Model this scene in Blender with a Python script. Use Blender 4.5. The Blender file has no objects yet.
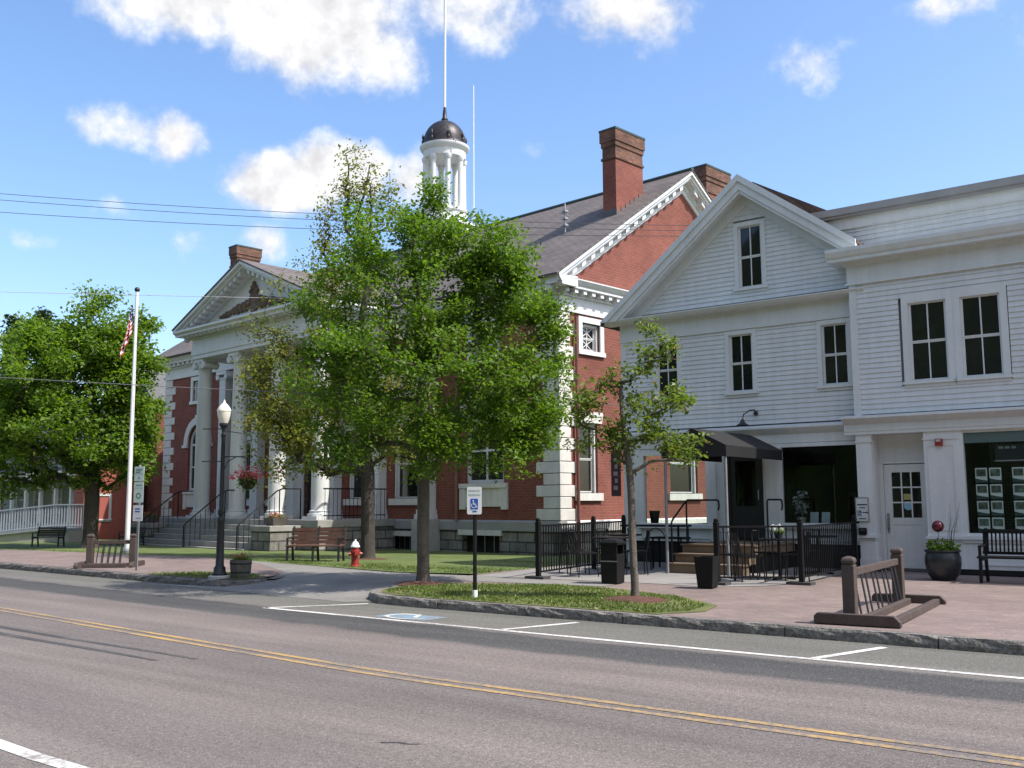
import bpy, bmesh, math, random
import numpy as np
from mathutils import Vector, Matrix
rd = math.radians
S = bpy.context.scene
COL = S.collection
# ------------------------------------------------------------------ camera
FPX, PITCH, ROLL, CAMZ = 1000.0, rd(6.7825), rd(-0.307), 1.6
cp, sp = math.cos(PITCH), math.sin(PITCH)
r0, u0_, f0 = Vector((1, 0, 0)), Vector((0, -sp, cp)), Vector((0, cp, sp))
CR = math.cos(ROLL)*r0 + math.sin(ROLL)*u0_
CU = -math.sin(ROLL)*r0 + math.cos(ROLL)*u0_
cam = bpy.data.cameras.new('camera')
cam.sensor_width = 36.0; cam.lens = FPX/1024*36; cam.clip_end = 3000; cam.clip_start = .05
co = bpy.data.objects.new('camera', cam); COL.objects.link(co)
m = Matrix.Identity(4)
for i, ax in enumerate((CR, CU, -f0)):
    for k in range(3): m[k][i] = ax[k]
m.translation = (0, 0, CAMZ)
co.matrix_world = m
S.camera = co
S.render.resolution_x, S.render.resolution_y = 1024, 768
# ------------------------------------------------------------------ light
SUN_EL, SUN_DIR = 53.0, Vector((.926, -.378))      # towards the sun, seen from above
EXPOSURE = 0.65
SKY_STRENGTH = 0.118
S.view_settings.view_transform = 'Standard'; S.view_settings.look = 'None'
S.view_settings.exposure = EXPOSURE; S.view_settings.gamma = 1
sl = bpy.data.lights.new('sun', 'SUN'); sl.energy = 3.9; sl.angle = rd(.5); sl.color = (1, .95, .87)
so = bpy.data.objects.new('sun', sl); COL.objects.link(so)
sd = Vector((SUN_DIR.x*math.cos(rd(SUN_EL)), SUN_DIR.y*math.cos(rd(SUN_EL)), math.sin(rd(SUN_EL)))).normalized()
so.rotation_euler = sd.to_track_quat('Z', 'Y').to_euler(); so.location = (30, -20, 40)
W = bpy.data.worlds.new('World'); S.world = W; W.use_nodes = True
wn, wl = W.node_tree.nodes, W.node_tree.links
wn.clear()
def N(nt, t, **k):
    n = nt.nodes.new(t)
    for a, b in k.items():
        if a.startswith('i_'): n.inputs[a[2:]].default_value = b
        else: setattr(n, a, b)
    return n
def math_(nt, op, a, b=None, c=None, clamp=False):
    n = nt.nodes.new('ShaderNodeMath'); n.operation = op; n.use_clamp = clamp
    for i, x in enumerate((a, b, c)):
        if x is None: continue
        if isinstance(x, (int, float)): n.inputs[i].default_value = x
        else: nt.links.new(x, n.inputs[i])
    return n.outputs[0]
wt = W.node_tree
sky = N(wt, 'ShaderNodeTexSky', sky_type='NISHITA', sun_disc=False, sun_elevation=rd(SUN_EL),
        sun_rotation=math.atan2(SUN_DIR.x, SUN_DIR.y), air_density=1.0, dust_density=1.7, ozone_density=2.4)
tc = N(wt, 'ShaderNodeTexCoord')
sep = N(wt, 'ShaderNodeSeparateXYZ'); wl.new(tc.outputs['Generated'], sep.inputs[0])
az = math_(wt, 'ARCTAN2', sep.outputs[0], sep.outputs[1])
el = math_(wt, 'ARCSINE', sep.outputs[2])
def px_dir(x, y):
    d = (f0 + (x-512)/FPX*CR - (y-384)/FPX*CU).normalized()
    return math.atan2(d.x, d.y), math.asin(d.z)
nz = N(wt, 'ShaderNodeTexNoise', i_Scale=9.0, i_Detail=9.0, i_Roughness=.58); wl.new(tc.outputs['Generated'], nz.inputs['Vector'])
nz2 = N(wt, 'ShaderNodeTexNoise', i_Scale=26.0, i_Detail=6.0, i_Roughness=.6); wl.new(tc.outputs['Generated'], nz2.inputs['Vector'])
field = None
#            x    y    rx   ry  weight  (clouds by bearing and height above the horizon)
CLOUDS = [(205, 4, 105, 34, 1.05), (300, 22, 105, 52, 1.3), (370, 50, 60, 38, 1.0), (470, 12, 100, 46, .72), (615, 4, 75, 42, 1.0),
          (130, 132, 60, 22, .82), (176, 140, 32, 30, .95), (282, 184, 52, 30, 1.5), (345, 172, 60, 30, 1.45), (415, 178, 44, 28, 1.2),
          (264, 242, 32, 24, 1.0), (200, 246, 34, 28, .58), (800, 68, 46, 36, .62), (960, 2, 44, 16, .62), (35, 237, 40, 14, .42), (545, 150, 50, 16, .36),
          (110, 205, 70, 14, .42), (1500, 80, 200, 60, 1.1), (1700, -200, 300, 120, 1.1), (-700, 200, 260, 70, 1.2)]
# unseen cloud added behind the viewpoint to whiten the fill light: bearing, height (degrees), half sizes, weight
FILL_CLOUDS = [(180, 35, 26, 10, 1.4), (-130, 50, 24, 12, 1.4), (-165, 16, 34, 7, 1.4), (150, 22, 20, 6, 1.2)]
for (x, y, rx, ry, w) in CLOUDS+FILL_CLOUDS:
    if (x, y, rx, ry, w) in FILL_CLOUDS: a0, e0 = rd(x), rd(y); rx, ry = FPX*rd(rx), FPX*rd(ry)
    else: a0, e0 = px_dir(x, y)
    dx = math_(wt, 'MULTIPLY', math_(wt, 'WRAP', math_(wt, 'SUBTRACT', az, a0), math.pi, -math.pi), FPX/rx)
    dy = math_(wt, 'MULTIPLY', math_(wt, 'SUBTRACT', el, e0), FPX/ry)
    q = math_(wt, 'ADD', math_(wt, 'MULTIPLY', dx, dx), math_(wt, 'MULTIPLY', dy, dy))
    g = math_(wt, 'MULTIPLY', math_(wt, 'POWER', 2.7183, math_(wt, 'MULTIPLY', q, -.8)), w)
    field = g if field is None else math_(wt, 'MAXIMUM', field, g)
nn = math_(wt, 'ADD', math_(wt, 'MULTIPLY', math_(wt, 'SUBTRACT', nz.outputs[0], .5), 1.7), math_(wt, 'MULTIPLY', math_(wt, 'SUBTRACT', nz2.outputs[0], .5), .95))
dens = math_(wt, 'ADD', field, nn)
mr = N(wt, 'ShaderNodeMapRange', interpolation_type='SMOOTHSTEP')
mr.inputs[1].default_value = .33; mr.inputs[2].default_value = .95
wl.new(dens, mr.inputs[0])
gate = N(wt, 'ShaderNodeMapRange'); gate.inputs[1].default_value = .06; gate.inputs[2].default_value = .3; wl.new(field, gate.inputs[0])
cmask = math_(wt, 'MULTIPLY', mr.outputs[0], gate.outputs[0])
hsv = N(wt, 'ShaderNodeHueSaturation'); wl.new(sky.outputs[0], hsv.inputs['Color'])
hsv.inputs['Hue'].default_value = .503; hsv.inputs['Saturation'].default_value = 1.12; hsv.inputs['Value'].default_value = 1.5
shade = N(wt, 'ShaderNodeMapRange'); wl.new(nz2.outputs[0], shade.inputs[0])
shade.inputs[1].default_value = .3; shade.inputs[2].default_value = .7; shade.inputs[3].default_value = 4.0; shade.inputs[4].default_value = 6.6
ccol = N(wt, 'ShaderNodeCombineColor')
for i, k in enumerate((1.0, 1.0, 1.02)): wl.new(math_(wt, 'MULTIPLY', shade.outputs[0], k), ccol.inputs[i])
mixc = N(wt, 'ShaderNodeMix', data_type='RGBA'); wl.new(cmask, mixc.inputs[0]); wl.new(hsv.outputs[0], mixc.inputs[6]); wl.new(ccol.outputs[0], mixc.inputs[7])
bg = N(wt, 'ShaderNodeBackground', i_Strength=SKY_STRENGTH); wl.new(mixc.outputs[2], bg.inputs['Color'])
wo = N(wt, 'ShaderNodeOutputWorld'); wl.new(bg.outputs[0], wo.inputs['Surface'])

# ------------------------------------------------------------------ helpers
ANG_A, O_A = rd(-37.35), Vector((7.78, 20.0, 0))       # the white buildings and the street furniture: u right along the kerb, v towards the street
KB = 1.12
ANG_B, O_B = rd(-44.0), Vector((1.4, 29.46, -.19))        # the brick building
uA, vA = Vector((math.cos(ANG_A), math.sin(ANG_A), 0)), Vector((math.sin(ANG_A), -math.cos(ANG_A), 0))
def AX(u, v, z=0): return O_A + uA*u + vA*v + Vector((0, 0, z))
def zg(v): return .13 + .07*max(0, min(1, (8.9-v)/8.9))   # paved ground climbs gently from kerb to wall
FRONT = lambda a, o, z: (a, -o, z)
class MB:
    def __init__(s, mp=None): s.v = []; s.f = []; s.mp = mp; s.mi = []; s.cur = 0
    def add(s, vs, fs):
        n = len(s.v)
        s.v += [tuple(s.mp(*p)) if s.mp else tuple(p) for p in vs]
        s.f += [[i+n for i in f] for f in fs]; s.mi += [s.cur]*len(fs)
        return s
    def box(s, a0, a1, b0, b1, c0, c1):
        return s.add([(a0,b0,c0),(a1,b0,c0),(a1,b1,c0),(a0,b1,c0),(a0,b0,c1),(a1,b0,c1),(a1,b1,c1),(a0,b1,c1)],
              [(0,3,2,1),(4,5,6,7),(0,1,5,4),(1,2,6,5),(2,3,7,6),(3,0,4,7)])
    def quad(s, *p): return s.add(p, [list(range(len(p)))])
    def prism(s, poly, vec):
        n = len(poly); q = [tuple(p[i]+vec[i] for i in range(3)) for p in poly]
        return s.add(list(poly)+q, [list(range(n))[::-1], list(range(n, 2*n))]+[[i, (i+1) % n, n+(i+1) % n, n+i] for i in range(n)])
    def beam(s, p, q, w, h):
        p, q = Vector(p), Vector(q); d = (q-p).normalized()
        up = Vector((0,0,1)) if abs(d.z) < .9 else Vector((0,1,0))
        sx = d.cross(up).normalized()*w/2; sz = sx.cross(d).normalized()*h/2
        return s.add([p-sx-sz, p+sx-sz, p+sx+sz, p-sx+sz, q-sx-sz, q+sx-sz, q+sx+sz, q-sx+sz],
              [(0,3,2,1),(4,5,6,7),(0,1,5,4),(1,2,6,5),(2,3,7,6),(3,0,4,7)])
    def tube(s, pts, rad, n=8, cap=True):
        pts = [Vector(p) for p in pts]; k = len(pts)
        if not hasattr(rad, '__len__'): rad = [rad]*k
        vs = []; ref = None
        for i, p in enumerate(pts):
            d = (pts[min(i+1, k-1)]-pts[max(i-1, 0)]).normalized()
            if ref is None or abs(d.dot(ref)) > .95: ref = Vector((0,0,1)) if abs(d.z) < .8 else Vector((1,0,0))
            x = d.cross(ref).normalized(); y = d.cross(x)
            vs += [p+(x*math.cos(2*math.pi*j/n)+y*math.sin(2*math.pi*j/n))*rad[i] for j in range(n)]
        fs = [(i*n+j, i*n+(j+1) % n, (i+1)*n+(j+1) % n, (i+1)*n+j) for i in range(k-1) for j in range(n)]
        if cap: fs += [list(range(n))[::-1], [(k-1)*n+j for j in range(n)]]
        return s.add(vs, fs)
    def lathe(s, prof, c=(0,0,0), n=20, a0=0):
        vs = [(c[0]+r*math.cos(a0+2*math.pi*j/n), c[1]+r*math.sin(a0+2*math.pi*j/n), c[2]+z) for r, z in prof for j in range(n)]
        k = len(prof)
        fs = [(i*n+j, i*n+(j+1) % n, (i+1)*n+(j+1) % n, (i+1)*n+j) for i in range(k-1) for j in range(n)]
        fs += [list(range(n))[::-1], [(k-1)*n+j for j in range(n)]]
        return s.add(vs, fs)
    def ball(s, c, r, n=12, sz=1): 
        k = n//2; return s.lathe([(max(.001, r*math.sin(math.pi*i/k)), -r*sz*math.cos(math.pi*i/k)) for i in range(k+1)], c, n)
    def build(s, name, mat, parent=None, smooth=False, bevel=0, fix=True, tri=False):
        me = bpy.data.meshes.new(name); me.from_pydata(s.v, [], s.f)
        mats = mat if isinstance(mat, (list, tuple)) else [mat]
        for x in mats: me.materials.append(x)
        if len(mats) > 1: me.polygons.foreach_set('material_index', s.mi)
        if fix or tri or bevel:
            bm = bmesh.new(); bm.from_mesh(me)
            if tri: bmesh.ops.triangulate(bm, faces=[f for f in bm.faces if len(f.verts) > 4], ngon_method='EAR_CLIP')
            if fix: bmesh.ops.recalc_face_normals(bm, faces=bm.faces)
            bm.to_mesh(me); bm.free()
        if smooth:
            me.polygons.foreach_set('use_smooth', [True]*len(me.polygons))
            try: me.set_sharp_from_angle(angle=rd(40))
            except Exception: pass
        o = bpy.data.objects.new(name, me); COL.objects.link(o)
        if parent: o.parent = parent
        if bevel:
            b = o.modifiers.new('bevel', 'BEVEL'); b.width = bevel; b.segments = 2; b.limit_method = 'ANGLE'
        return o
def tag(o, label=None, cat=None, group=None, kind=None):
    if label: o['label'] = label
    if cat: o['category'] = cat
    if group: o['group'] = group
    if kind: o['kind'] = kind
    return o
def thing(name, label, cat, loc=(0,0,0), rz=0, group=None):
    o = bpy.data.objects.new(name, None); COL.objects.link(o); o.empty_display_size = .2
    o.location = loc; o.rotation_euler = (0, 0, rz)
    return tag(o, label, cat, group)
def dup(root, loc, rz, label=None, scale=None):
    def cp_(o, par):
        c = o.copy(); COL.objects.link(c)
        if par: c.parent = par
        for ch in [x for x in bpy.data.objects if x.parent == o]: cp_(ch, c)
        return c
    c = cp_(root, None); c.location = loc; c.rotation_euler = (0, 0, rz)
    if label: c['label'] = label
    if scale: c.scale = scale
    return c
def text_mesh(s, size, name, mat, parent, mtx, align='CENTER'):
    cu = bpy.data.curves.new('lettering', 'FONT'); cu.body = s; cu.size = size; cu.align_x = align; cu.align_y = 'CENTER'
    t = bpy.data.objects.new('lettering', cu); COL.objects.link(t)
    bpy.context.view_layer.update()
    me = bpy.data.meshes.new_from_object(t)
    bpy.data.objects.remove(t)
    me.transform(mtx); me.materials.clear(); me.materials.append(mat)
    o = bpy.data.objects.new(name, me); COL.objects.link(o); o.parent = parent
    return o

# ------------------------------------------------------------------ materials
def base_mat(name):
    mt = bpy.data.materials.new(name); mt.use_nodes = True
    nt = mt.node_tree; b = nt.nodes['Principled BSDF']
    return mt, nt, b
def vary(nt, col_socket_or_rgb, vec, scale, amt, detail=5):
    """multiply a colour by soft noise"""
    n = N(nt, 'ShaderNodeTexNoise', i_Scale=scale, i_Detail=detail, i_Roughness=.6); nt.links.new(vec, n.inputs['Vector'])
    r = N(nt, 'ShaderNodeMapRange'); nt.links.new(n.outputs[0], r.inputs[0])
    r.inputs[1].default_value = .25; r.inputs[2].default_value = .75; r.inputs[3].default_value = 1-amt; r.inputs[4].default_value = 1+amt
    mx = N(nt, 'ShaderNodeMix', data_type='RGBA', blend_type='MULTIPLY'); mx.inputs[0].default_value = 1
    if isinstance(col_socket_or_rgb, tuple): mx.inputs[6].default_value = (*col_socket_or_rgb, 1)
    else: nt.links.new(col_socket_or_rgb, mx.inputs[6])
    cc = N(nt, 'ShaderNodeCombineColor')
    for i in range(3): nt.links.new(r.outputs[0], cc.inputs[i])
    nt.links.new(cc.outputs[0], mx.inputs[7])
    return mx.outputs[2]
def bump(nt, b, h, dist, strength=.6):
    n = N(nt, 'ShaderNodeBump', i_Strength=strength, i_Distance=dist); nt.links.new(h, n.inputs['Height']); nt.links.new(n.outputs[0], b.inputs['Normal'])
def plain(name, rgb, rough=.6, amt=.1, scale=3, bumpd=0, metal=0, spec=.5, fine=None, streak=0):
    mt, nt, b = base_mat(name)
    t = N(nt, 'ShaderNodeTexCoord'); v = t.outputs['Object']
    c = vary(nt, rgb, v, scale, amt)
    if fine: c = vary(nt, c, v, fine[0], fine[1], 3)
    if streak:
        mp = N(nt, 'ShaderNodeMapping'); mp.inputs['Scale'].default_value = (6, 6, .5); nt.links.new(v, mp.inputs[0])
        c = vary(nt, c, mp.outputs[0], 1.3, streak, 6)
    nt.links.new(c, b.inputs['Base Color'])
    b.inputs['Roughness'].default_value = rough; b.inputs['Metallic'].default_value = metal; b.inputs['Specular IOR Level'].default_value = spec
    if bumpd:
        n = N(nt, 'ShaderNodeTexNoise', i_Scale=scale*6, i_Detail=6.0); nt.links.new(v, n.inputs['Vector']); bump(nt, b, n.outputs[0], bumpd)
    return mt
def bricky(name, c1, c2, mortar, bw, bh, ms=.01, rough=.85, mode='wall', amt=.2, scale=1.2, bumpd=.004, rotz=0, frac=.5, stain=0):
    mt, nt, b = base_mat(name)
    t = N(nt, 'ShaderNodeTexCoord'); v = t.outputs['Object']
    sp_ = N(nt, 'ShaderNodeSeparateXYZ'); nt.links.new(v, sp_.inputs[0])
    cb = N(nt, 'ShaderNodeCombineXYZ')
    if mode == 'wall':
        nt.links.new(math_(nt, 'ADD', sp_.outputs[0], sp_.outputs[1]), cb.inputs[0]); nt.links.new(sp_.outputs[2], cb.inputs[1])
    elif mode == 'roof':      # courses run along x
        nt.links.new(sp_.outputs[0], cb.inputs[0]); nt.links.new(math_(nt, 'ADD', sp_.outputs[1], sp_.outputs[2]), cb.inputs[1])
    elif mode == 'roof_y':
        nt.links.new(sp_.outputs[1], cb.inputs[0]); nt.links.new(math_(nt, 'ADD', sp_.outputs[0], math_(nt, 'MULTIPLY', sp_.outputs[2], 1.0)), cb.inputs[1])
    else:
        nt.links.new(sp_.outputs[0], cb.inputs[0]); nt.links.new(sp_.outputs[1], cb.inputs[1])
    br = N(nt, 'ShaderNodeTexBrick', offset=frac); nt.links.new(cb.outputs[0], br.inputs['Vector'])
    br.inputs['Color1'].default_value = (*c1, 1); br.inputs['Color2'].default_value = (*c2, 1); br.inputs['Mortar'].default_value = (*mortar, 1)
    br.inputs['Scale'].default_value = 1; br.inputs['Mortar Size'].default_value = ms; br.inputs['Mortar Smooth'].default_value = .3
    br.inputs['Brick Width'].default_value = bw; br.inputs['Row Height'].default_value = bh; br.inputs['Bias'].default_value = 0
    c = vary(nt, br.outputs[0], v, scale, amt, 6)
    c = vary(nt, c, v, 14, amt*.6, 4)
    if stain: c = vary(nt, c, v, .35, stain, 3)
    nt.links.new(c, b.inputs['Base Color']); b.inputs['Roughness'].default_value = rough; b.inputs['Specular IOR Level'].default_value = .25
    n = N(nt, 'ShaderNodeTexNoise', i_Scale=30.0, i_Detail=5.0); nt.links.new(v, n.inputs['Vector'])
    h = math_(nt, 'ADD', math_(nt, 'MULTIPLY', br.outputs['Fac'], -1), math_(nt, 'MULTIPLY', n.outputs[0], .6)); bump(nt, b, h, bumpd, .8)
    return mt
def glass_dark(name, rgb=(.012, .013, .014), spec=.55):
    mt, nt, b = base_mat(name)
    t = N(nt, 'ShaderNodeTexCoord')
    nt.links.new(vary(nt, rgb, t.outputs['Object'], 1.5, .5), b.inputs['Base Color'])
    b.inputs['Roughness'].default_value = .04; b.inputs['Specular IOR Level'].default_value = spec
    n = N(nt, 'ShaderNodeTexNoise', i_Scale=1.1, i_Detail=1.0); nt.links.new(t.outputs['Object'], n.inputs['Vector']); bump(nt, b, n.outputs[0], .01, .25)
    return mt
def glass_clear(name):
    mt = bpy.data.materials.new(name); mt.use_nodes = True; nt = mt.node_tree; nt.nodes.clear()
    tr = N(nt, 'ShaderNodeBsdfTransparent'); tr.inputs[0].default_value = (.93, .95, .94, 1)
    gl = N(nt, 'ShaderNodeBsdfGlossy', i_Roughness=.02); lw = N(nt, 'ShaderNodeLayerWeight', i_Blend=.5)
    fr = math_(nt, 'MULTIPLY_ADD', math_(nt, 'POWER', lw.outputs['Facing'], 5), .6, .022)     # each of the two faces of a pane
    mx = N(nt, 'ShaderNodeMixShader'); nt.links.new(fr, mx.inputs[0]); nt.links.new(tr.outputs[0], mx.inputs[1]); nt.links.new(gl.outputs[0], mx.inputs[2])
    o = N(nt, 'ShaderNodeOutputMaterial'); nt.links.new(mx.outputs[0], o.inputs[0])
    return mt
def leafy(name, rgb, rgb2, trans=.45, rgb3=None):
    mt = bpy.data.materials.new(name); mt.use_nodes = True; nt = mt.node_tree; nt.nodes.clear()
    g = N(nt, 'ShaderNodeNewGeometry')
    cr = N(nt, 'ShaderNodeValToRGB'); nt.links.new(g.outputs['Random Per Island'], cr.inputs[0])
    e = cr.color_ramp.elements; e[0].color = (*rgb, 1); e[1].color = (*rgb2, 1)
    if rgb3: x = e.new(.93); x.color = (*rgb2, 1); e[-1].color = (*rgb3, 1)
    t = N(nt, 'ShaderNodeTexCoord'); c = vary(nt, cr.outputs[0], t.outputs['Object'], .9, .22, 3)
    p = N(nt, 'ShaderNodeBsdfPrincipled', i_Roughness=.45); nt.links.new(c, p.inputs['Base Color']); p.inputs['Specular IOR Level'].default_value = .35
    tl = N(nt, 'ShaderNodeBsdfTranslucent')
    hs = N(nt, 'ShaderNodeHueSaturation'); hs.inputs['Hue'].default_value = .494; hs.inputs['Saturation'].default_value = 1.1; hs.inputs['Value'].default_value = 1.5
    nt.links.new(c, hs.inputs['Color']); nt.links.new(hs.outputs[0], tl.inputs[0])
    mx = N(nt, 'ShaderNodeMixShader'); mx.inputs[0].default_value = trans
    nt.links.new(p.outputs[0], mx.inputs[1]); nt.links.new(tl.outputs[0], mx.inputs[2])
    o = N(nt, 'ShaderNodeOutputMaterial'); nt.links.new(mx.outputs[0], o.inputs[0])
    return mt
WHITE = plain('white_paint', (.68, .685, .675), .5, .06, 2.0, fine=(18, .04), streak=.07)
CLAP = plain('clapboard_paint', (.64, .66, .66), .55, .06, .8, fine=(9, .05), streak=.08)
TRIM = plain('trim_paint', (.66, .68, .675), .5, .06, 1.5, fine=(20, .04), streak=.06)
STONE = plain('pale_stone', (.66, .64, .6), .8, .1, 1.6, .004, fine=(25, .1), streak=.1)
GRANITE = plain('granite', (.17, .16, .145), .9, .4, 5, .03, fine=(22, .6))
STEPSTONE = plain('step_stone', (.3, .29, .27), .85, .2, 2.5, .006, fine=(40, .15))
RUBBLE = bricky('rough_stone', (.3, .285, .255), (.19, .182, .17), (.1, .095, .09), .62, .27, .025, .9, 'wall', .35, 3, .05)
BRICK = bricky('red_brick', (.235, .076, .056), (.195, .062, .047), (.22, .11, .085), .215, .075, .009, .85, 'wall', .22, 1.1, .004, stain=.14)
BRICKCH = bricky('sooty_brick', (.2, .09, .062), (.11, .06, .045), (.13, .1, .08), .215, .075, .009, .9, 'wall', .4, 1.6, .006)
BRICKFAR = bricky('pale_red_brick', (.3, .1, .07), (.24, .08, .055), (.28, .2, .17), .215, .075, .009, .85, 'wall', .15, 1, .003)
SLATE = bricky('slate_roof', (.165, .142, .135), (.125, .11, .105), (.07, .062, .06), .3, .2, .012, .8, 'roof', .18, .9, .01, stain=.12)
SHINGLE = bricky('brown_shingles', (.13, .095, .075), (.085, .065, .055), (.05, .04, .035), .3, .16, .012, .85, 'roof_y', .2, 1.2, .01)
COPPER = plain('dark_metal_dome', (.035, .03, .032), .45, .35, 5, fine=(20, .2), streak=.3, metal=.35)
RIDGE = plain('verdigris_ridge', (.03, .055, .05), .6, .2, 4)
GLASS = glass_dark('window_glass')
CLEAR = glass_clear('shop_glass')
BLACK = plain('black_metal', (.008, .008, .009), .5, .25, 10, spec=.25)
IRON = plain('dark_iron', (.02, .021, .023), .5, .25, 8)
GREYM = plain('grey_metal', (.33, .34, .35), .4, .12, 8, metal=.6)
AWN = plain('black_canvas', (.007, .0068, .0075), .75, .2, 3, .002)
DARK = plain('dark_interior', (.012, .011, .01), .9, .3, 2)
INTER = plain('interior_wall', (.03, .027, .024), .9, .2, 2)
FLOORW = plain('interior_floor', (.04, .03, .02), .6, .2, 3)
WOODB = plain('brown_timber', (.066, .047, .04), .7, .22, 4, .003, fine=(30, .15), streak=.12)
WOODR = plain('red_bench_slats', (.125, .06, .042), .6, .25, 5, .002, streak=.15)
TUBW = plain('barrel_wood', (.11, .1, .085), .85, .25, 6, .004, streak=.25)
TAN = plain('tan_step', (.17, .12, .08), .8, .15, 3, .003, fine=(30, .1))
CONC = plain('concrete', (.42, .41, .38), .85, .12, 2, .003, fine=(40, .1))
REDP = plain('red_paint', (.28, .028, .022), .4, .12, 6)
WHITEP = plain('clean_white', (.8, .8, .79), .4, .03, 6)
BLUE = plain('sign_blue', (.02, .1, .42), .45, .08, 8)
GREEN = plain('sign_green', (.03, .2, .12), .5, .08, 8)
def worn(name, rgb, under=(.17, .15, .14), cut=.5, soft=.12):
    mt, nt, b = base_mat(name); t = N(nt, 'ShaderNodeTexCoord'); v = t.outputs['Object']
    n1 = N(nt, 'ShaderNodeTexNoise', i_Scale=16.0, i_Detail=5.0, i_Roughness=.7); nt.links.new(v, n1.inputs['Vector'])
    n2 = N(nt, 'ShaderNodeTexNoise', i_Scale=1.1, i_Detail=2.0); nt.links.new(v, n2.inputs['Vector'])
    k = math_(nt, 'ADD', math_(nt, 'MULTIPLY', n1.outputs[0], .7), math_(nt, 'MULTIPLY', n2.outputs[0], .5))
    r = N(nt, 'ShaderNodeMapRange', interpolation_type='SMOOTHSTEP'); nt.links.new(k, r.inputs[0]); r.inputs[1].default_value = cut-soft; r.inputs[2].default_value = cut+soft
    mx = N(nt, 'ShaderNodeMix', data_type='RGBA'); nt.links.new(r.outputs[0], mx.inputs[0]); nt.links.new(vary(nt, under, v, 20, .3), mx.inputs[6]); nt.links.new(vary(nt, rgb, v, 3, .15), mx.inputs[7])
    nt.links.new(mx.outputs[2], b.inputs['Base Color']); b.inputs['Roughness'].default_value = .85; b.inputs['Specular IOR Level'].default_value = .25
    return mt
YEL = worn('yellow_line', (.4, .26, .1), cut=.6, soft=.13)
WLINE = worn('white_line', (.58, .57, .54), cut=.52, soft=.13)
BLUEP = worn('blue_road_paint', (.17, .28, .38), (.19, .19, .18), cut=.62, soft=.14)
GREYH = plain('grey_siding', (.32, .34, .36), .7, .08, 1.5, streak=.1)
GREYR = plain('grey_ramp_paint', (.3, .33, .36), .7, .08, 2, streak=.1)
ROOFG = plain('grey_shingle', (.11, .11, .115), .85, .2, 4)
BARK = plain('grey_bark', (.105, .088, .072), .9, .3, 6, .02, fine=(30, .25), streak=.25)
BARKD = plain('dark_bark', (.05, .042, .035), .9, .3, 6, .02, fine=(30, .25), streak=.25)
MULCH = plain('bark_mulch', (.095, .04, .027), .95, .35, 9, .03, fine=(50, .4))
POT = plain('glazed_pot', (.022, .026, .03), .3, .4, 6)
FLOWER = leafy('red_petals', (.45, .03, .05), (.6, .1, .12), .3)
FLOWERW = leafy('white_petals', (.7, .7, .66), (.6, .6, .6), .3)
LEAF1 = leafy('fresh_leaves', (.075, .155, .016), (.15, .245, .034), .5)
LEAF2 = leafy('olive_leaves', (.13, .17, .025), (.22, .235, .05), .5, (.28, .17, .07))
LEAF3 = leafy('maple_leaves', (.085, .165, .018), (.17, .265, .04), .54)
LEAF4 = leafy('young_leaves', (.09, .15, .02), (.17, .23, .045), .48, (.26, .17, .06))
NEEDLE = leafy('far_leaves', (.02, .045, .02), (.05, .085, .03), .2)
FARLEAF = leafy('far_spring_leaves', (.04, .08, .02), (.09, .13, .035), .3)
GRASS = leafy('grass_blades', (.07, .13, .018), (.15, .19, .045), .3, (.26, .21, .09))
FLAGR, FLAGW, FLAGB = plain('flag_red', (.5, .02, .035), .8, .1, 5), plain('flag_white', (.75, .75, .75), .8, .05, 5), plain('flag_blue', (.02, .03, .16), .8, .1, 5)
LAMPG = plain('opal_globe', (.8, .77, .66), .25, .04, 4)
GOLD = plain('carved_relief', (.17, .12, .085), .8, .4, 8, .02)

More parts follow.
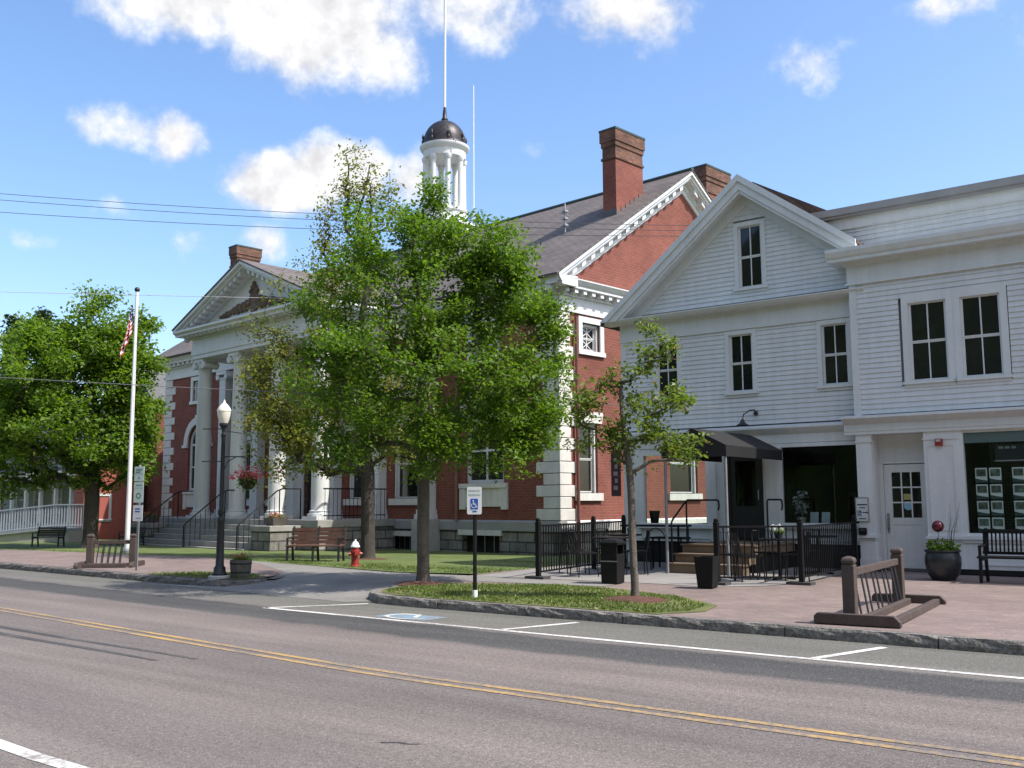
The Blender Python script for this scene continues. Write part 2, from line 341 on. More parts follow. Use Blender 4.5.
# ------------------------------------------------------------------ ground
def asphalt():
    mt, nt, b = base_mat('asphalt')
    t = N(nt, 'ShaderNodeTexCoord'); v = t.outputs['Object']
    sp_ = N(nt, 'ShaderNodeSeparateXYZ'); nt.links.new(v, sp_.inputs[0])
    # x = u, y = -v ; curve-corrected lateral coordinate
    ramp_ = math_(nt, 'MAXIMUM', math_(nt, 'MULTIPLY_ADD', sp_.outputs[0], -1, -1.0), 0)
    lat = math_(nt, 'ADD', math_(nt, 'MULTIPLY', sp_.outputs[1], -1), math_(nt, 'MULTIPLY', ramp_, .075))
    nw = N(nt, 'ShaderNodeTexNoise', i_Scale=1.3, i_Detail=4.0); nt.links.new(v, nw.inputs['Vector'])
    lat = math_(nt, 'ADD', lat, math_(nt, 'MULTIPLY', math_(nt, 'SUBTRACT', nw.outputs[0], .5), .3))
    cr = N(nt, 'ShaderNodeValToRGB'); cr.color_ramp.interpolation = 'LINEAR'
    rr = N(nt, 'ShaderNodeMapRange'); rr.inputs[1].default_value = 8.5; rr.inputs[2].default_value = 19.5; nt.links.new(lat, rr.inputs[0])
    nt.links.new(rr.outputs[0], cr.inputs[0])
    P = lambda x: (x-8.5)/11
    stops = [(8.5, (0.116, 0.112, 0.096)), (10.1, (0.131, 0.126, 0.110)), (10.62, (0.143, 0.129, 0.116)), (10.75, (0.059, 0.058, 0.057)), (11.6, (0.067, 0.065, 0.063)), (11.75, (0.147, 0.123, 0.112)), (12.6, (0.175, 0.144, 0.131)),
             (13.6, (0.140, 0.119, 0.110)), (14.4, (0.133, 0.114, 0.104)), (15.3, (0.167, 0.140, 0.127)), (16.4, (0.138, 0.118, 0.109)), (17.4, (0.167, 0.142, 0.129)), (19.5, (0.140, 0.122, 0.112))]
    e = cr.color_ramp.elements
    while len(e) < len(stops): e.new(.5)
    for i, (x, c) in enumerate(stops): e[i].position = P(x); e[i].color = (*c, 1)
    c = vary(nt, cr.outputs[0], v, .5, .1, 4)
    mp = N(nt, 'ShaderNodeMapping'); mp.inputs['Scale'].default_value = (.12, 1.6, 1); nt.links.new(v, mp.inputs[0])
    c = vary(nt, c, mp.outputs[0], 1.6, .2, 5)
    c = vary(nt, c, v, 22, .3, 3)
    c = vary(nt, c, v, 75, .5, 2)
    vo = N(nt, 'ShaderNodeTexVoronoi', i_Scale=48.0); nt.links.new(v, vo.inputs['Vector'])
    st = N(nt, 'ShaderNodeMapRange'); nt.links.new(vo.outputs['Distance'], st.inputs[0]); st.inputs[1].default_value = .05; st.inputs[2].default_value = .3; st.inputs[3].default_value = 1; st.inputs[4].default_value = 0
    rnd = N(nt, 'ShaderNodeSeparateColor'); nt.links.new(vo.outputs['Color'], rnd.inputs[0])
    pick = math_(nt, 'MULTIPLY', st.outputs[0], math_(nt, 'GREATER_THAN', rnd.outputs[0], .72))
    mx = N(nt, 'ShaderNodeMix', data_type='RGBA'); nt.links.new(math_(nt, 'MULTIPLY', pick, .75), mx.inputs[0]); nt.links.new(c, mx.inputs[6]); mx.inputs[7].default_value = (.5, .46, .42, 1)
    nt.links.new(mx.outputs[2], b.inputs['Base Color']); b.inputs['Roughness'].default_value = .85; b.inputs['Specular IOR Level'].default_value = .3
    bump(nt, b, vo.outputs['Distance'], .006, .6)
    return mt
ASPH = asphalt()
ASPH2 = plain('driveway_asphalt', (.2, .19, .175), .88, .22, 1.2, .004, fine=(60, .3))
PAVER = bricky('brick_pavers', (.24, .178, .158), (.185, .142, .13), (.18, .155, .14), .2, .1, .008, .85, 'floor', .18, 1.0, .004, stain=.12)
LAWN = plain('lawn_soil', (.1, .135, .035), .95, .3, 1.2, .02, fine=(30, .35))
DRYGRASS = plain('dry_grass_soil', (.11, .12, .035), .95, .35, 1.5, .02, fine=(30, .35))
EARTH = plain('grassy_ground', (.09, .11, .035), .95, .3, .2, fine=(3, .25))

def kerb_v(u): return 8.95 - .058*max(0, -2-u) if u > -26 else 8.95-.058*24-.075*(-26-u)
def cen_v(u): return 13.65 - .088*max(0, -1-u) if u > -26 else 13.65-.088*25-.08*(-26-u)
def placeA(o): o.location = O_A; o.rotation_euler = (0, 0, ANG_A); return o
def struct(o): return tag(placeA(o), kind='structure')
g = MB(); g.add([(-900, -900, -.06), (900, -900, -.06), (900, 900, -.06), (-900, 900, -.06)], [(0, 1, 2, 3)])
struct(g.build('ground', EARTH))
us = [-160, -110, -80, -60, -45, -35, -26, -20, -16, -12, -9, -6, -4, -2, -1, 1, 4, 8, 14, 25, 60]
def strip(name, mat, us, f0_, f1_, z, kind=True):
    g = MB(FRONT)
    for a, b in zip(us, us[1:]): g.quad((a, f0_(a), z), (b, f0_(b), z), (b, f1_(b), z), (a, f1_(a), z))
    return struct(g.build(name, mat))
strip('road', ASPH, us, lambda u: kerb_v(u)-3.0, lambda u: 19.9-.09*max(0, -1-u), 0)
# parking line, side lines, yellow lines, near edge line
def fine(a, b, n): return [a+(b-a)*i/n for i in range(n+1)]
for s_ in (-.09, .09):
    strip('yellow_road_line', YEL, fine(-60, 25, 80), lambda u: cen_v(u)+s_-.04, lambda u: cen_v(u)+s_+.04, .004)
strip('white_road_line', WLINE, fine(-6.75, 25, 30), lambda u: 10.45-.015*max(0, -1-u)-.05, lambda u: 10.45-.015*max(0, -1-u)+.05, .004)
strip('white_road_line', WLINE, fine(-60, 25, 60), lambda u: 17.2-.09*max(0, -1-u)-.06, lambda u: 17.2-.09*max(0, -1-u)+.06, .004)
def stripe(u0, v0, u1, v1, w, mat, z=.004):
    d = Vector((u1-u0, v1-v0)).normalized(); n = Vector((-d.y, d.x))*w/2
    g = MB(FRONT); g.quad((u0-n.x, v0-n.y, z), (u1-n.x, v1-n.y, z), (u1+n.x, v1+n.y, z), (u0+n.x, v0+n.y, z))
    return struct(g.build('white_road_line', mat))
stripe(-6.72, 10.37, -5.85, 9.0, .1, WLINE); stripe(-2.05, 10.4, -1.68, 9.2, .1, WLINE); stripe(2.02, 10.4, 2.36, 9.2, .1, WLINE); stripe(6.4, 10.4, 6.75, 9.2, .1, WLINE)
gb = MB(FRONT); gb.quad((-4.5, 9.75, .004), (-3.5, 9.75, .004), (-3.5, 10.25, .004), (-4.5, 10.25, .004)); b_ = struct(gb.build('blue_road_patch', BLUEP)); 
# worn white wheelchair mark on the blue patch
gs = MB(FRONT)
for i in range(14):
    a, b = math.pi*(.1+i*.1), math.pi*(.1+(i+1)*.1)
    gs.quad(*[(-4.0+r*math.cos(t)*1.25, 10.02+r*math.sin(t)*.8, .008) for r, t in ((.27, a), (.33, a), (.33, b), (.27, b))])
gs.quad((-4.1, 9.72, .008), (-4.02, 9.72, .008), (-3.82, 10.05, .008), (-3.9, 10.05, .008)); gs.quad((-4.4, 9.76, .008), (-4.1, 9.72, .008), (-4.1, 9.77, .008), (-4.4, 9.81, .008))
struct(gs.build('white_road_line', WLINE))
TAR = worn('tar_streak', (.062, .06, .06), (.14, .125, .118), cut=.5, soft=.16)
gt = MB(FRONT); TARS = ((-9.75, 13.9, -3.17, 14.13, .07), (-9.1, 14.22, -3.43, 14.43, .075), (-5.6, 15.96, -4.1, 16.06, .06), (1.0, 15.6, 1.25, 15.5, .02))
for (a, b, c, d, w) in TARS:
    n = 12
    for i in range(n):
        t0, t1 = i/n, (i+1)/n; wv = lambda t: .012*math.sin(9*t+a)
        w0, w1 = w*(1-t0*.6), w*(1-t1*.6)
        gt.quad((a+(c-a)*t0, b+(d-b)*t0-w0+wv(t0), .0035), (a+(c-a)*t1, b+(d-b)*t1-w1+wv(t1), .0035), (a+(c-a)*t1, b+(d-b)*t1+w1+wv(t1), .0035), (a+(c-a)*t0, b+(d-b)*t0+w0+wv(t0), .0035))
struct(gt.build('tar_streak', TAR))

def poly(name, mat, pts, dz=0, zf=zg, kind='structure'):
    from mathutils.geometry import tessellate_polygon
    # fine subdivision not needed: the surface is nearly planar
    tri = tessellate_polygon([[Vector((p[0], p[1], 0)) for p in pts]])
    g = MB(FRONT); g.add([(p[0], p[1], zf(p[1])+dz) for p in pts], [list(t) for t in tri])
    o = struct(g.build(name, mat)); o['kind'] = kind
    bm = bmesh.new(); bm.from_mesh(o.data)
    for f in bm.faces:
        if f.normal.z < 0: f.normal_flip()
    bm.to_mesh(o.data); bm.free()
    return o
zl = lambda v: zg(v) if v > 4.6 else zg(v)-.15*min(1, (4.6-v)/4.5)
# right sidewalk with its rounded corner at the driveway, left sidewalk, paved strip behind
rk = [(40, 8.8)]+[(u, 8.8) for u in (14, 6, 2, -1, -3, -4.6)]+[(-5.6, 8.74), (-6.15, 8.48), (-6.48, 8.08), (-6.6, 7.5), (-6.6, 6.6)]
poly('sidewalk', PAVER, rk+[(-7.0, 5.8), (-7.2, 4.0), (-7.2, -3), (40, -3)])
lk = [(-11.3, 6.2), (-10.6, 7.0), (-10.3, 7.6), (-10.36, 8.0), (-10.8, 8.22)]+[(u, kerb_v(u)-.15) for u in (-12.2, -14, -17, -20, -26, -35, -60, -110)]
poly('sidewalk', PAVER, lk+[(-110, 10), (-60, 6.5), (-35, 4.3), (-27, 4.2), (-17, 3.6), (-14, 4.7)])
poly('driveway', ASPH2, [(-11.3, 6.2), (-14, 4.7), (-16.5, 3.9), (-12.6, 4.55), (-9, 5.2), (-7.0, 5.0), (-3.5, 5.0), (-3.5, 5.7), (-6.9, 6.1), (-6.5, 6.6)], .004)
gd = MB(FRONT)    # apron that falls from the paved level to the road
gd.quad((-11.3, 6.2, zg(6.2)+.004), (-6.5, 6.6, zg(6.6)+.004), (-6.6, 7.5, .09), (-10.4, 7.5, .09)); gd.quad((-10.4, 7.5, .09), (-6.6, 7.5, .09), (-5.9, 8.75, .012), (-10.5, 8.3, .012))
gd.quad((-10.5, 8.3, .012), (-5.9, 8.75, .012), (-6.4, 9.02, .004), (-12.6, 8.6, .004))
struct(gd.build('driveway', ASPH2))
poly('path', plain('grey_path', (.25, .235, .22), .85, .15, .9, .003, fine=(50, .2)), [(-6.9, 5.0), (-2.9, 4.75), (-1.9, 4.85), (-1.2, 4.2), (-.85, 3.4), (-.98, -.3), (-7.1, -.3)], .004)
# lawn in front of the brick building, tree strip, lamp island
poly('lawn', LAWN, [(-16.8, 3.7), (-14, 4.2), (-12.6, 4.45), (-9, 5.05), (-7.15, 4.6), (-7.05, 3.0), (-6.95, -.3), (-6.7, -14), (-24, -14), (-60, -14), (-60, 5.0), (-40, 3.9), (-27, 4.1)], .006, zl)
poly('lawn', DRYGRASS, [(-4.8, 8.8), (-5.55, 8.72), (-6.1, 8.46), (-6.42, 8.08), (-6.56, 7.4), (-6.5, 6.75), (-5.6, 6.25), (-4.3, 5.75), (-3.0, 5.95), (-1.6, 6.5), (-.5, 7.4), (-.3, 8.2), (-.7, 8.78), (-3, 8.78)], .006)
poly('lawn', DRYGRASS, [(-13.6, 7.95), (-13.0, 7.2), (-12.0, 6.9), (-11.1, 7.0), (-10.55, 7.25), (-10.35, 7.7), (-10.42, 8.0), (-10.85, 8.18), (-12.4, 8.2), (-13.4, 8.14)], .006)
gw = MB(FRONT); rgw = random.Random(9); nx_ = 60  # unseen dark bank added across the street to darken the window reflections
hgt = [[(0 if j == 0 else (1.5+6.2*j)*rgw.uniform(.8, 1.2)) for i in range(nx_+1)] for j in range(4)]
for j in range(3):
    for i in range(nx_):
        U = lambda q: -120+200*q/nx_
        V = lambda q: 30+4*q
        gw.quad((U(i), V(j), hgt[j][i]), (U(i+1), V(j), hgt[j][i+1]), (U(i+1), V(j+1), hgt[j+1][i+1]), (U(i), V(j+1), hgt[j+1][i]))
struct(gw.build('reflection_bank', plain('reflection_bank_green', (.03, .05, .016), .95, .5, .4, .2, fine=(3, .5)), None, True))
def mound(name, u, v, r, h=.07):
    g = MB(); n = 22; rg = random.Random(int(u*10))
    vs = [(0, 0, h)]; fs = []
    for k, (rr, hh) in enumerate(((.35, .9), (.7, .5), (1, -.05))):
        for j in range(n):
            q = rr*r*(1+rg.uniform(-.1, .1)); vs.append((q*math.cos(2*math.pi*j/n)*1.3, q*math.sin(2*math.pi*j/n), h*hh+rg.uniform(-.012, .012)*(k < 2)))
    for j in range(n): fs.append((0, 1+j, 1+(j+1) % n))
    for k in range(2):
        for j in range(n): fs.append((1+k*n+j, 1+(k+1)*n+j, 1+(k+1)*n+(j+1) % n, 1+k*n+(j+1) % n))
    g.add(vs, fs); o = g.build(name, MULCH, None, True); o.location = AX(u, v, (zl(v) if u < -9 else zg(v))+.004); o.rotation_euler = (0, 0, ANG_A)
    return tag(o, kind='structure')
mound('mulch', -6.55, 6.95, .42, .05); mound('mulch', -1.85, 7.35, .44, .05); mound('mulch', -13.6, 1.3, .6)
# granite kerb stones
def kerb(name, pts, seed):
    rg = random.Random(seed)
    g = MB(FRONT)
    # walk the line and lay stones about 1.5 to 2.2 m long
    L = [0]
    for p, q in zip(pts, pts[1:]): L.append(L[-1]+math.dist(p, q))
    def at(d):
        for i in range(len(pts)-1):
            if d <= L[i+1]+1e-6:
                t = (d-L[i])/(L[i+1]-L[i]); return Vector((pts[i][0]+(pts[i+1][0]-pts[i][0])*t, pts[i][1]+(pts[i+1][1]-pts[i][1])*t))
        return Vector(pts[-1])
    d = 0
    while d < L[-1]-.05:
        e = min(L[-1], d+rg.uniform(1.4, 2.3)); 
        n = max(2, int((e-d)/.16)); rows = []
        for i in range(n+1):
            t = d+.008+(e-d-.016)*i/n; p = at(t); q = at(min(L[-1], t+.02)); r = at(max(0, t-.02)); dr = (q-r).normalized(); nn_ = Vector((-dr.y, dr.x))
            if nn_.y < 0: nn_ = -nn_
            j = lambda s_=.014: rg.uniform(-s_, s_)
            rows.append([(*(p-nn_*.17), .128), (*(p-nn_*(.012+j(.008))), .134+j(.006)), (*(p+nn_*(.008+j())), .1+j(.01)), (*(p+nn_*(.012+j())), .05+j(.01)), (*(p+nn_*.012), -.02)])
        vs = [x for r_ in rows for x in r_]; m_ = 5
        fs = [(i*m_+k, i*m_+k+1, (i+1)*m_+k+1, (i+1)*m_+k) for i in range(n) for k in range(m_-1)] + [list(range(m_)), [n*m_+k for k in range(m_)]]
        g.add(vs, fs); d = e
    return struct(g.build(name, GRANITE))
arc = [(-6.72, 6.75), (-6.74, 7.5), (-6.6, 8.15), (-6.25, 8.6), (-5.7, 8.88), (-4.8, 8.97)]
kerb('kerb', arc+[(u, 8.95) for u in fine(-4, 30, 20)], 3)
kerb('kerb', [(-11.15, 6.4), (-10.5, 7.05), (-10.18, 7.6), (-10.25, 8.05), (-10.75, 8.36), (-12.2, kerb_v(-12.2))]+[(u, kerb_v(u)) for u in fine(-12.8, -60, 30)], 4)
# near side of the street
# grass blades: one mesh, nobody could count them
def blades(polys, n_per, h, seed, name='grass'):
    from mathutils.geometry import intersect_point_tri_2d
    rg = np.random.RandomState(seed); vs = []; fs = []
    for pts, n in polys:
        xs = [p[0] for p in pts]; ys = [p[1] for p in pts]; c = 0; tries = 0
        while c < n and tries < n*8:
            tries += 1
            x, y = rg.uniform(min(xs), max(xs)), rg.uniform(min(ys), max(ys))
            ins = False; j = len(pts)-1
            for i in range(len(pts)):
                if (pts[i][1] > y) != (pts[j][1] > y) and x < (pts[j][0]-pts[i][0])*(y-pts[i][1])/(pts[j][1]-pts[i][1])+pts[i][0]: ins = not ins
                j = i
            if not ins: continue
            dn = math.sin(x*2.1+1)*math.sin(y*2.7)+.5*math.sin(x*5.3)*math.sin(y*4.1+2)
            if rg.rand() > .62+.4*dn: continue
            c += 1
            hh = h*rg.uniform(.5, 1.3); w = rg.uniform(.008, .018); t = rg.uniform(0, 6.28); lx, ly = rg.normal(0, .4*hh, 2); z = zl(y) if x < -6.9 else zg(y)
            k = len(vs); dx, dy = math.cos(t)*w, math.sin(t)*w
            vs += [(x-dx, -y-dy, z), (x+dx, -y+dy, z), (x+lx, -y+ly, z+hh)]; fs.append((k, k+1, k+2))
    me = bpy.data.meshes.new(name); me.from_pydata(vs, [], fs); me.materials.append(GRASS)
    o = bpy.data.objects.new(name, me); COL.objects.link(o); placeA(o)
    return tag(o, 'patchy short green grass on the tree strip and lawn', 'grass', kind='stuff')
blades([([(-4.8, 8.76), (-5.5, 8.68), (-6.05, 8.42), (-6.37, 8.05), (-6.5, 7.4), (-6.4, 6.85), (-5.6, 6.35), (-4.3, 5.85), (-3.0, 6.05), (-1.6, 6.6), (-.6, 7.5), (-.5, 8.2), (-.8, 8.74), (-3, 8.74)], 13000),
        ([(-16.5, 3.6), (-14, 4.1), (-12.6, 4.35), (-9, 4.95), (-7.3, 4.5), (-7.2, 3.0), (-7.1, .3), (-9.2, -.9), (-16, -1.5), (-17, 1)], 16000),
        ([(-13.5, 7.95), (-13.0, 7.3), (-12.0, 7.0), (-11.1, 7.1), (-10.6, 7.35), (-10.45, 7.7), (-10.5, 7.95), (-10.9, 8.13), (-12.4, 8.15), (-13.3, 8.08)], 1800),
        ([(-32, 3.9), (-20, 3.7), (-17, 3.4), (-17, 2), (-20, .5), (-32, 0)], 6000)], 0, .036, 5)

# ------------------------------------------------------------------ building helpers (a along the wall, o outwards, z up)
def clap(mb, z0, z1, lo, hi, o=0, openings=(), row=.105, t=.022):
    lo_ = lo if callable(lo) else (lambda z: lo); hi_ = hi if callable(hi) else (lambda z: hi)
    z = z0
    while z < z1-.005:
        zt = min(z+row, z1); zm = (z+zt)/2
        segs = [(None, None)]; cuts = sorted((a, b) for a, b, c, d in openings if c < zm < d)
        L0, L1, H0, H1 = lo_(z), lo_(zt), hi_(z), hi_(zt)
        ivs = []; cur = None
        for a, b in cuts: ivs.append((cur, a)); cur = b
        ivs.append((cur, None))
        for a, b in ivs:
            p0, p1 = (L0, L1) if a is None else (a, a); q0, q1 = (H0, H1) if b is None else (b, b)
            if q0-p0 < .01: continue
            mb.quad((p0, o+t, z), (q0, o+t, z), (q1, o+.003, zt), (p1, o+.003, zt))
            mb.quad((p0, o-.01, z), (q0, o-.01, z), (q0, o+t, z), (p0, o+t, z))
        z = zt
def panels(mb, a0, a1, z0, z1, o, th, openings=()):
    """solid wall slab with rectangular openings"""
    xs = sorted({a0, a1, *[x for p in openings for x in p[:2] if a0 < x < a1]})
    for x0, x1 in zip(xs, xs[1:]):
        xm = (x0+x1)/2; cuts = sorted((c, d) for a, b, c, d in openings if a < xm < b); z = z0
        for c, d in cuts:
            if c > z: mb.box(x0, x1, o-th, o, z, min(c, z1))
            z = max(z, d)
        if z < z1: mb.box(x0, x1, o-th, o, z, z1)
def window(parent, mp, ac, zb, w, h, o, cas=.11, muntins=(1, 1), mat=TRIM, glass=GLASS, sill=True, head=0, name='window', rec=.05, label=None, cross=False):
    g = MB(mp); a0, a1, z1 = ac-w/2, ac+w/2, zb+h
    g.box(a0-cas, a0, o-rec-.03, o+.035, zb-.01, z1+cas); g.box(a1, a1+cas, o-rec-.03, o+.035, zb-.01, z1+cas); g.box(a0, a1, o-rec-.03, o+.0345, z1, z1+cas)
    if head: g.box(a0-cas-.04, a1+cas+.04, o-.01, o+.075, z1+cas+.001, z1+cas+.04)
    fr = g.build(name, mat, parent)
    if label: fr['label'] = label
    if sill:
        g = MB(mp); g.box(a0-cas-.03, a1+cas+.03, o-rec-.03, o+.075, zb-.065, zb-.011); g.box(a0-cas, a1+cas, o-.01, o+.03, zb-.13, zb-.066); g.build('sill', mat, fr)
    g = MB(mp); s_ = .045; y0, y1 = o-rec-.02, o-rec+.015; zm = zb+h*.5
    for (p, q) in ((zb, zm), (zm, z1)):
        k = 0.0 if p == zb else .012
        g.box(a0, a0+s_, y0+k, y1+k, p, q); g.box(a1-s_, a1, y0+k, y1+k, p, q)
        g.box(a0+s_, a1-s_, y0+k, y1+k, p, p+s_*(.8 if p == zb else .5)); g.box(a0+s_, a1-s_, y0+k, y1+k, q-s_*.7, q)
        for i in range(muntins[0]):
            x = a0+(a1-a0)*(i+1)/(muntins[0]+1); g.box(x-.012, x+.012, y0+k+.006, y1+k-.003, p+.02, q-.02)
        for j in range(muntins[1]-1):
            x = p+(q-p)*(j+1)/muntins[1]; g.box(a0+s_, a1-s_, y0+k+.007, y1+k-.004, x-.012, x+.012)
        if cross:
            for sg in (1, -1): g.beam((a0+s_, (y0+y1)/2+k, p if sg > 0 else q), (a1-s_, (y0+y1)/2+k, q if sg > 0 else p), .02, .02)
    g.build('sash', mat, fr)
    g = MB(mp); g.box(a0+.02, a1-.02, o-rec-.012, o-rec-.004, zb+.02, z1-.02); g.build('pane', glass, fr)
    return fr
def sheet_glass(parent, mp, a0, a1, z0, z1, o, mat=CLEAR): 
    g = MB(mp); g.box(a0, a1, o-.008, o, z0, z1); return g.build('pane', mat, parent)

# ------------------------------------------------------------------ storefront building on the right
store = thing('storefront_building', 'white flat roofed clapboard building with a recessed shop door at the right', 'building', O_A, ANG_A)
E1 = 8.6
g = MB(FRONT)
op = [(.08, 2.1, 3.84, 5.66), (4.0, 6.02, 3.84, 5.66)]
clap(g, 3.36, 6.11, -.78, E1, 0, op)
g.build('wall', CLAP, store)['label'] = 'white clapboard upper front'
g = MB(FRONT); g.box(-.9, -.76, -.02, .034, 3.33, 6.11); g.build('corner_board', TRIM, store)
g = MB(FRONT); g.box(-.89, E1, -9, -.16, 3.3, 6.5); g.box(-.89, -.62, -9, -.002, .2, 3.3); g.box(-.62, .42, -9, -.56, .2, 3.3); g.box(.44, E1, -9, -2.6, .2, 3.3); g.build('wall', CLAP, store)['label'] = 'plain side and back walls'
# upper windows, a pair under one casing
for ac in (.62, 1.6, 4.54, 5.52): window(store, FRONT, ac, 3.97, .72, 1.58, 0, .125, (1, 1))
for x in (1.11, 5.03):
    g = MB(FRONT); g.box(x-.125, x+.125, -.03, .03, 3.9, 5.67); g.box(x-.98-.02, x+.98+.02, -.02, .028, 5.676, 5.75); g.build('window_surround', TRIM, store)
# frieze and top cornice
g = MB(FRONT); g.box(-.93, E1, -.1, .04, 6.11, 6.5); g.box(-.96, E1, -.1, .075, 6.07, 6.109); g.box(-.97, E1, -.1, .12, 6.47, 6.539); g.box(-.93, E1, -.1, .04, 6.5001, 6.539); g.build('frieze', TRIM, store)
g = MB(FRONT); prof = [(-.3, 6.54), (.33, 6.54), (.33, 6.6), (.37, 6.63), (.42, 6.73), (.42, 6.8), (-.3, 6.86)]
g.prism([(-1.24, o, z) for o, z in prof], (E1+1.24, 0, 0)); g.build('cornice', TRIM, store)
# clapboard attic set back above the cornice and the roof slab
g = MB(FRONT); clap(g, 6.84, 7.46, -2.6, E1, -.6, (), .105); g.box(-2.6, E1, -9, -.62, 6.82, 7.75); g.build('wall', CLAP, store)['label'] = 'clapboard attic set back above the cornice'
g = MB(FRONT); g.box(-2.6, E1, -.62, -.565, 7.46, 7.69); g.box(-2.6, E1, -.62, -.55, 7.44, 7.459); g.build('attic_trim', TRIM, store)
g = MB(FRONT); g.box(-2.6, E1, -9.2, -.42, 7.75, 7.9); g.box(-2.6, E1, -.6, -.46, 7.692, 7.749); g.build('roof', plain('grey_roof_edge', (.3, .3, .3), .7, .12, 2), store)
# storefront cornice and frieze
g = MB(FRONT); prof = [(-.1, 2.95), (.04, 2.95), (.04, 3.0), (.055, 3.02), (.055, 3.16), (.14, 3.2), (.24, 3.27), (.24, 3.31), (-.1, 3.36)]
g.prism([(-1.12, o, z) for o, z in prof], (E1+1.12, 0, 0)); g.build('storefront_cornice', TRIM, store)
# pilasters
def pilaster(a0, a1, o, z0, z1, d=.1, panel=True):
    g = MB(FRONT); g.box(a0, a1, o-.55, o, z0, z1); 
    g.box(a0-.02, a1+.02, o-.4, o+.02, z1-.16, z1-.13); g.box(a0-.015, a1+.015, o-.4, o+.015, z0, z0+.14)
    g.box(a0-.03, a1+.03, o-.3, o+.055, .86, .92); g.box(a0-.015, a1+.015, o-.3, o+.018, .82, .859)
    if panel:
        for za, zb_ in ((1.02, z1-.26), (z0+.2, .78)):
            x0, x1 = a0+.07, a1-.07
            for (p, q, r, s_) in ((x0, x0+.025, za, zb_), (x1-.025, x1, za, zb_), (x0+.025, x1-.025, za, za+.025), (x0+.025, x1-.025, zb_-.025, zb_)): g.box(p, q, o-.01, o+.012, r, s_)
    return g.build('pilaster', WHITE, store)
pilaster(-.91, -.6, 0, .3, 2.95, panel=False)
pilaster(.42, 1.06, 0, .3, 2.95)
g = MB(FRONT); g.box(-.9, -.6, -.5, -.012, .2, .3); g.box(.43, E1, -.5, -.012, .2, .3); g.build('plinth', DARK, store)
# recessed entrance
g = MB(FRONT); g.box(-.6, .42, -.56, -.5, 2.42, 2.95); g.box(-.6, .42, -.56, -.47, 2.36, 2.42); g.box(-.6, -.53, -.56, -.46, .24, 2.36); g.box(.35, .42, -.56, -.46, .24, 2.36); g.box(-.6, .42, -.55, -.02, 2.951, 2.97)
g.build('door_frame', WHITE, store)
g = MB(FRONT); z0, z1 = .25, 2.34; x0, x1, o = -.525, .345, -.49
for (p, q, r, s_) in ((x0, x0+.15, z0, z1), (x1-.15, x1, z0, z1), (x0+.15, x1-.15, z0, z0+.24), (x0+.15, x1-.15, z1-.16, z1), (x0+.15, x1-.15, 1.12, 1.26)): g.box(p, q, o-.04, o, r, s_)
g.box(x0+.15, x1-.15, o-.03, o-.012, z0+.24, 1.12)
for i in (1, 2): 
    x = x0+.15+(x1-x0-.3)*i/3; g.box(x-.014, x+.014, o-.035, o-.004, 1.26, z1-.16)
    zz = 1.26+(z1-.16-1.26)*i/3; g.box(x0+.15, x1-.15, o-.036, o-.005, zz-.014, zz+.014)
door = g.build('door', WHITE, store)
g = MB(FRONT); g.box(x0+.15, x1-.15, o-.03, o-.02, 1.26, z1-.16); g.build('pane', GLASS, door)
g = MB(FRONT); g.box(x0+.03, x0+.075, o, o+.015, .95, 1.35); g.tube([(x0+.052, o+.02, 1.0), (x0+.052, o+.06, 1.05), (x0+.052, o+.06, 1.25), (x0+.052, o+.02, 1.3)], .012, 6); g.build('handle', GREYM, door)
g = MB()
g.lathe([(.001, 0), (.09, 0), (.09, .006), (.001, .006)], (0, 0, 0), 14); 
g.v = [(x0+.15+(x1-x0-.3)*.5+.02+v[0], -(o-.014)-v[2], 1.5+v[1]) for v in g.v]; g.build('sticker', plain('pale_blue_sticker', (.25, .45, .6), .5), door)
g = MB(FRONT); g.box(x0+.37, x0+.53, o-.012, o-.006, 1.62, 1.74); g.build('sticker', plain('yellow_sticker', (.4, .35, .12), .5), door)
# display window
g = MB(FRONT)
g.box(1.06, 1.15, -.12, .0, .93, 2.95); g.box(1.15, 4.3, -.12, -.03, 2.9, 2.95); g.box(4.3, 4.4, -.12, 0, .93, 2.95); g.box(1.15, 4.3, -.12, -.02, .93, .98)
g.build('display_frame', WHITE, store)
g = MB(FRONT); g.box(1.15, 4.3, -.1, -.06, 2.7, 2.9); g.build('header_panel', plain('green_header', (.09, .14, .13), .5, .1, 3), store)
g = MB(FRONT); g.box(1.06, E1, -.12, .06, .86, .93); g.box(1.06, E1, -.12, .03, .8, .859); g.box(1.06, E1, -.12, -.004, .3, .8); g.box(1.35, 4.3, -.02, .012, .7, .73); g.box(1.35, 4.3, -.02, .012, .38, .41); g.build('stall_riser', WHITE, store)
sheet_glass(store, FRONT, 1.15, 4.3, .98, 2.7, -.07)
g = MB(FRONT); g.box(4.4, E1, -.5, 0, .93, 2.95); g.build('wall', WHITE, store)
g = MB(FRONT); g.quad((1.09, -2.6, .25), (4.4, -2.6, .25), (4.4, -2.6, 2.95), (1.09, -2.6, 2.95)); g.quad((1.09, -2.6, .5), (4.4, -2.6, .5), (4.4, -.1, .5), (1.09, -.1, .5)); g.quad((1.09, -2.6, 2.94), (4.4, -2.6, 2.94), (4.4, -.1, 2.94), (1.09, -.1, 2.94)); g.quad((1.08, -2.6, .25), (1.08, -.1, .25), (1.08, -.1, 2.95), (1.08, -2.6, 2.95)); g.quad((4.41, -2.6, .25), (4.41, -.1, .25), (4.41, -.1, 2.95), (4.41, -2.6, 2.95)); g.build('shop_interior', DARK, store)

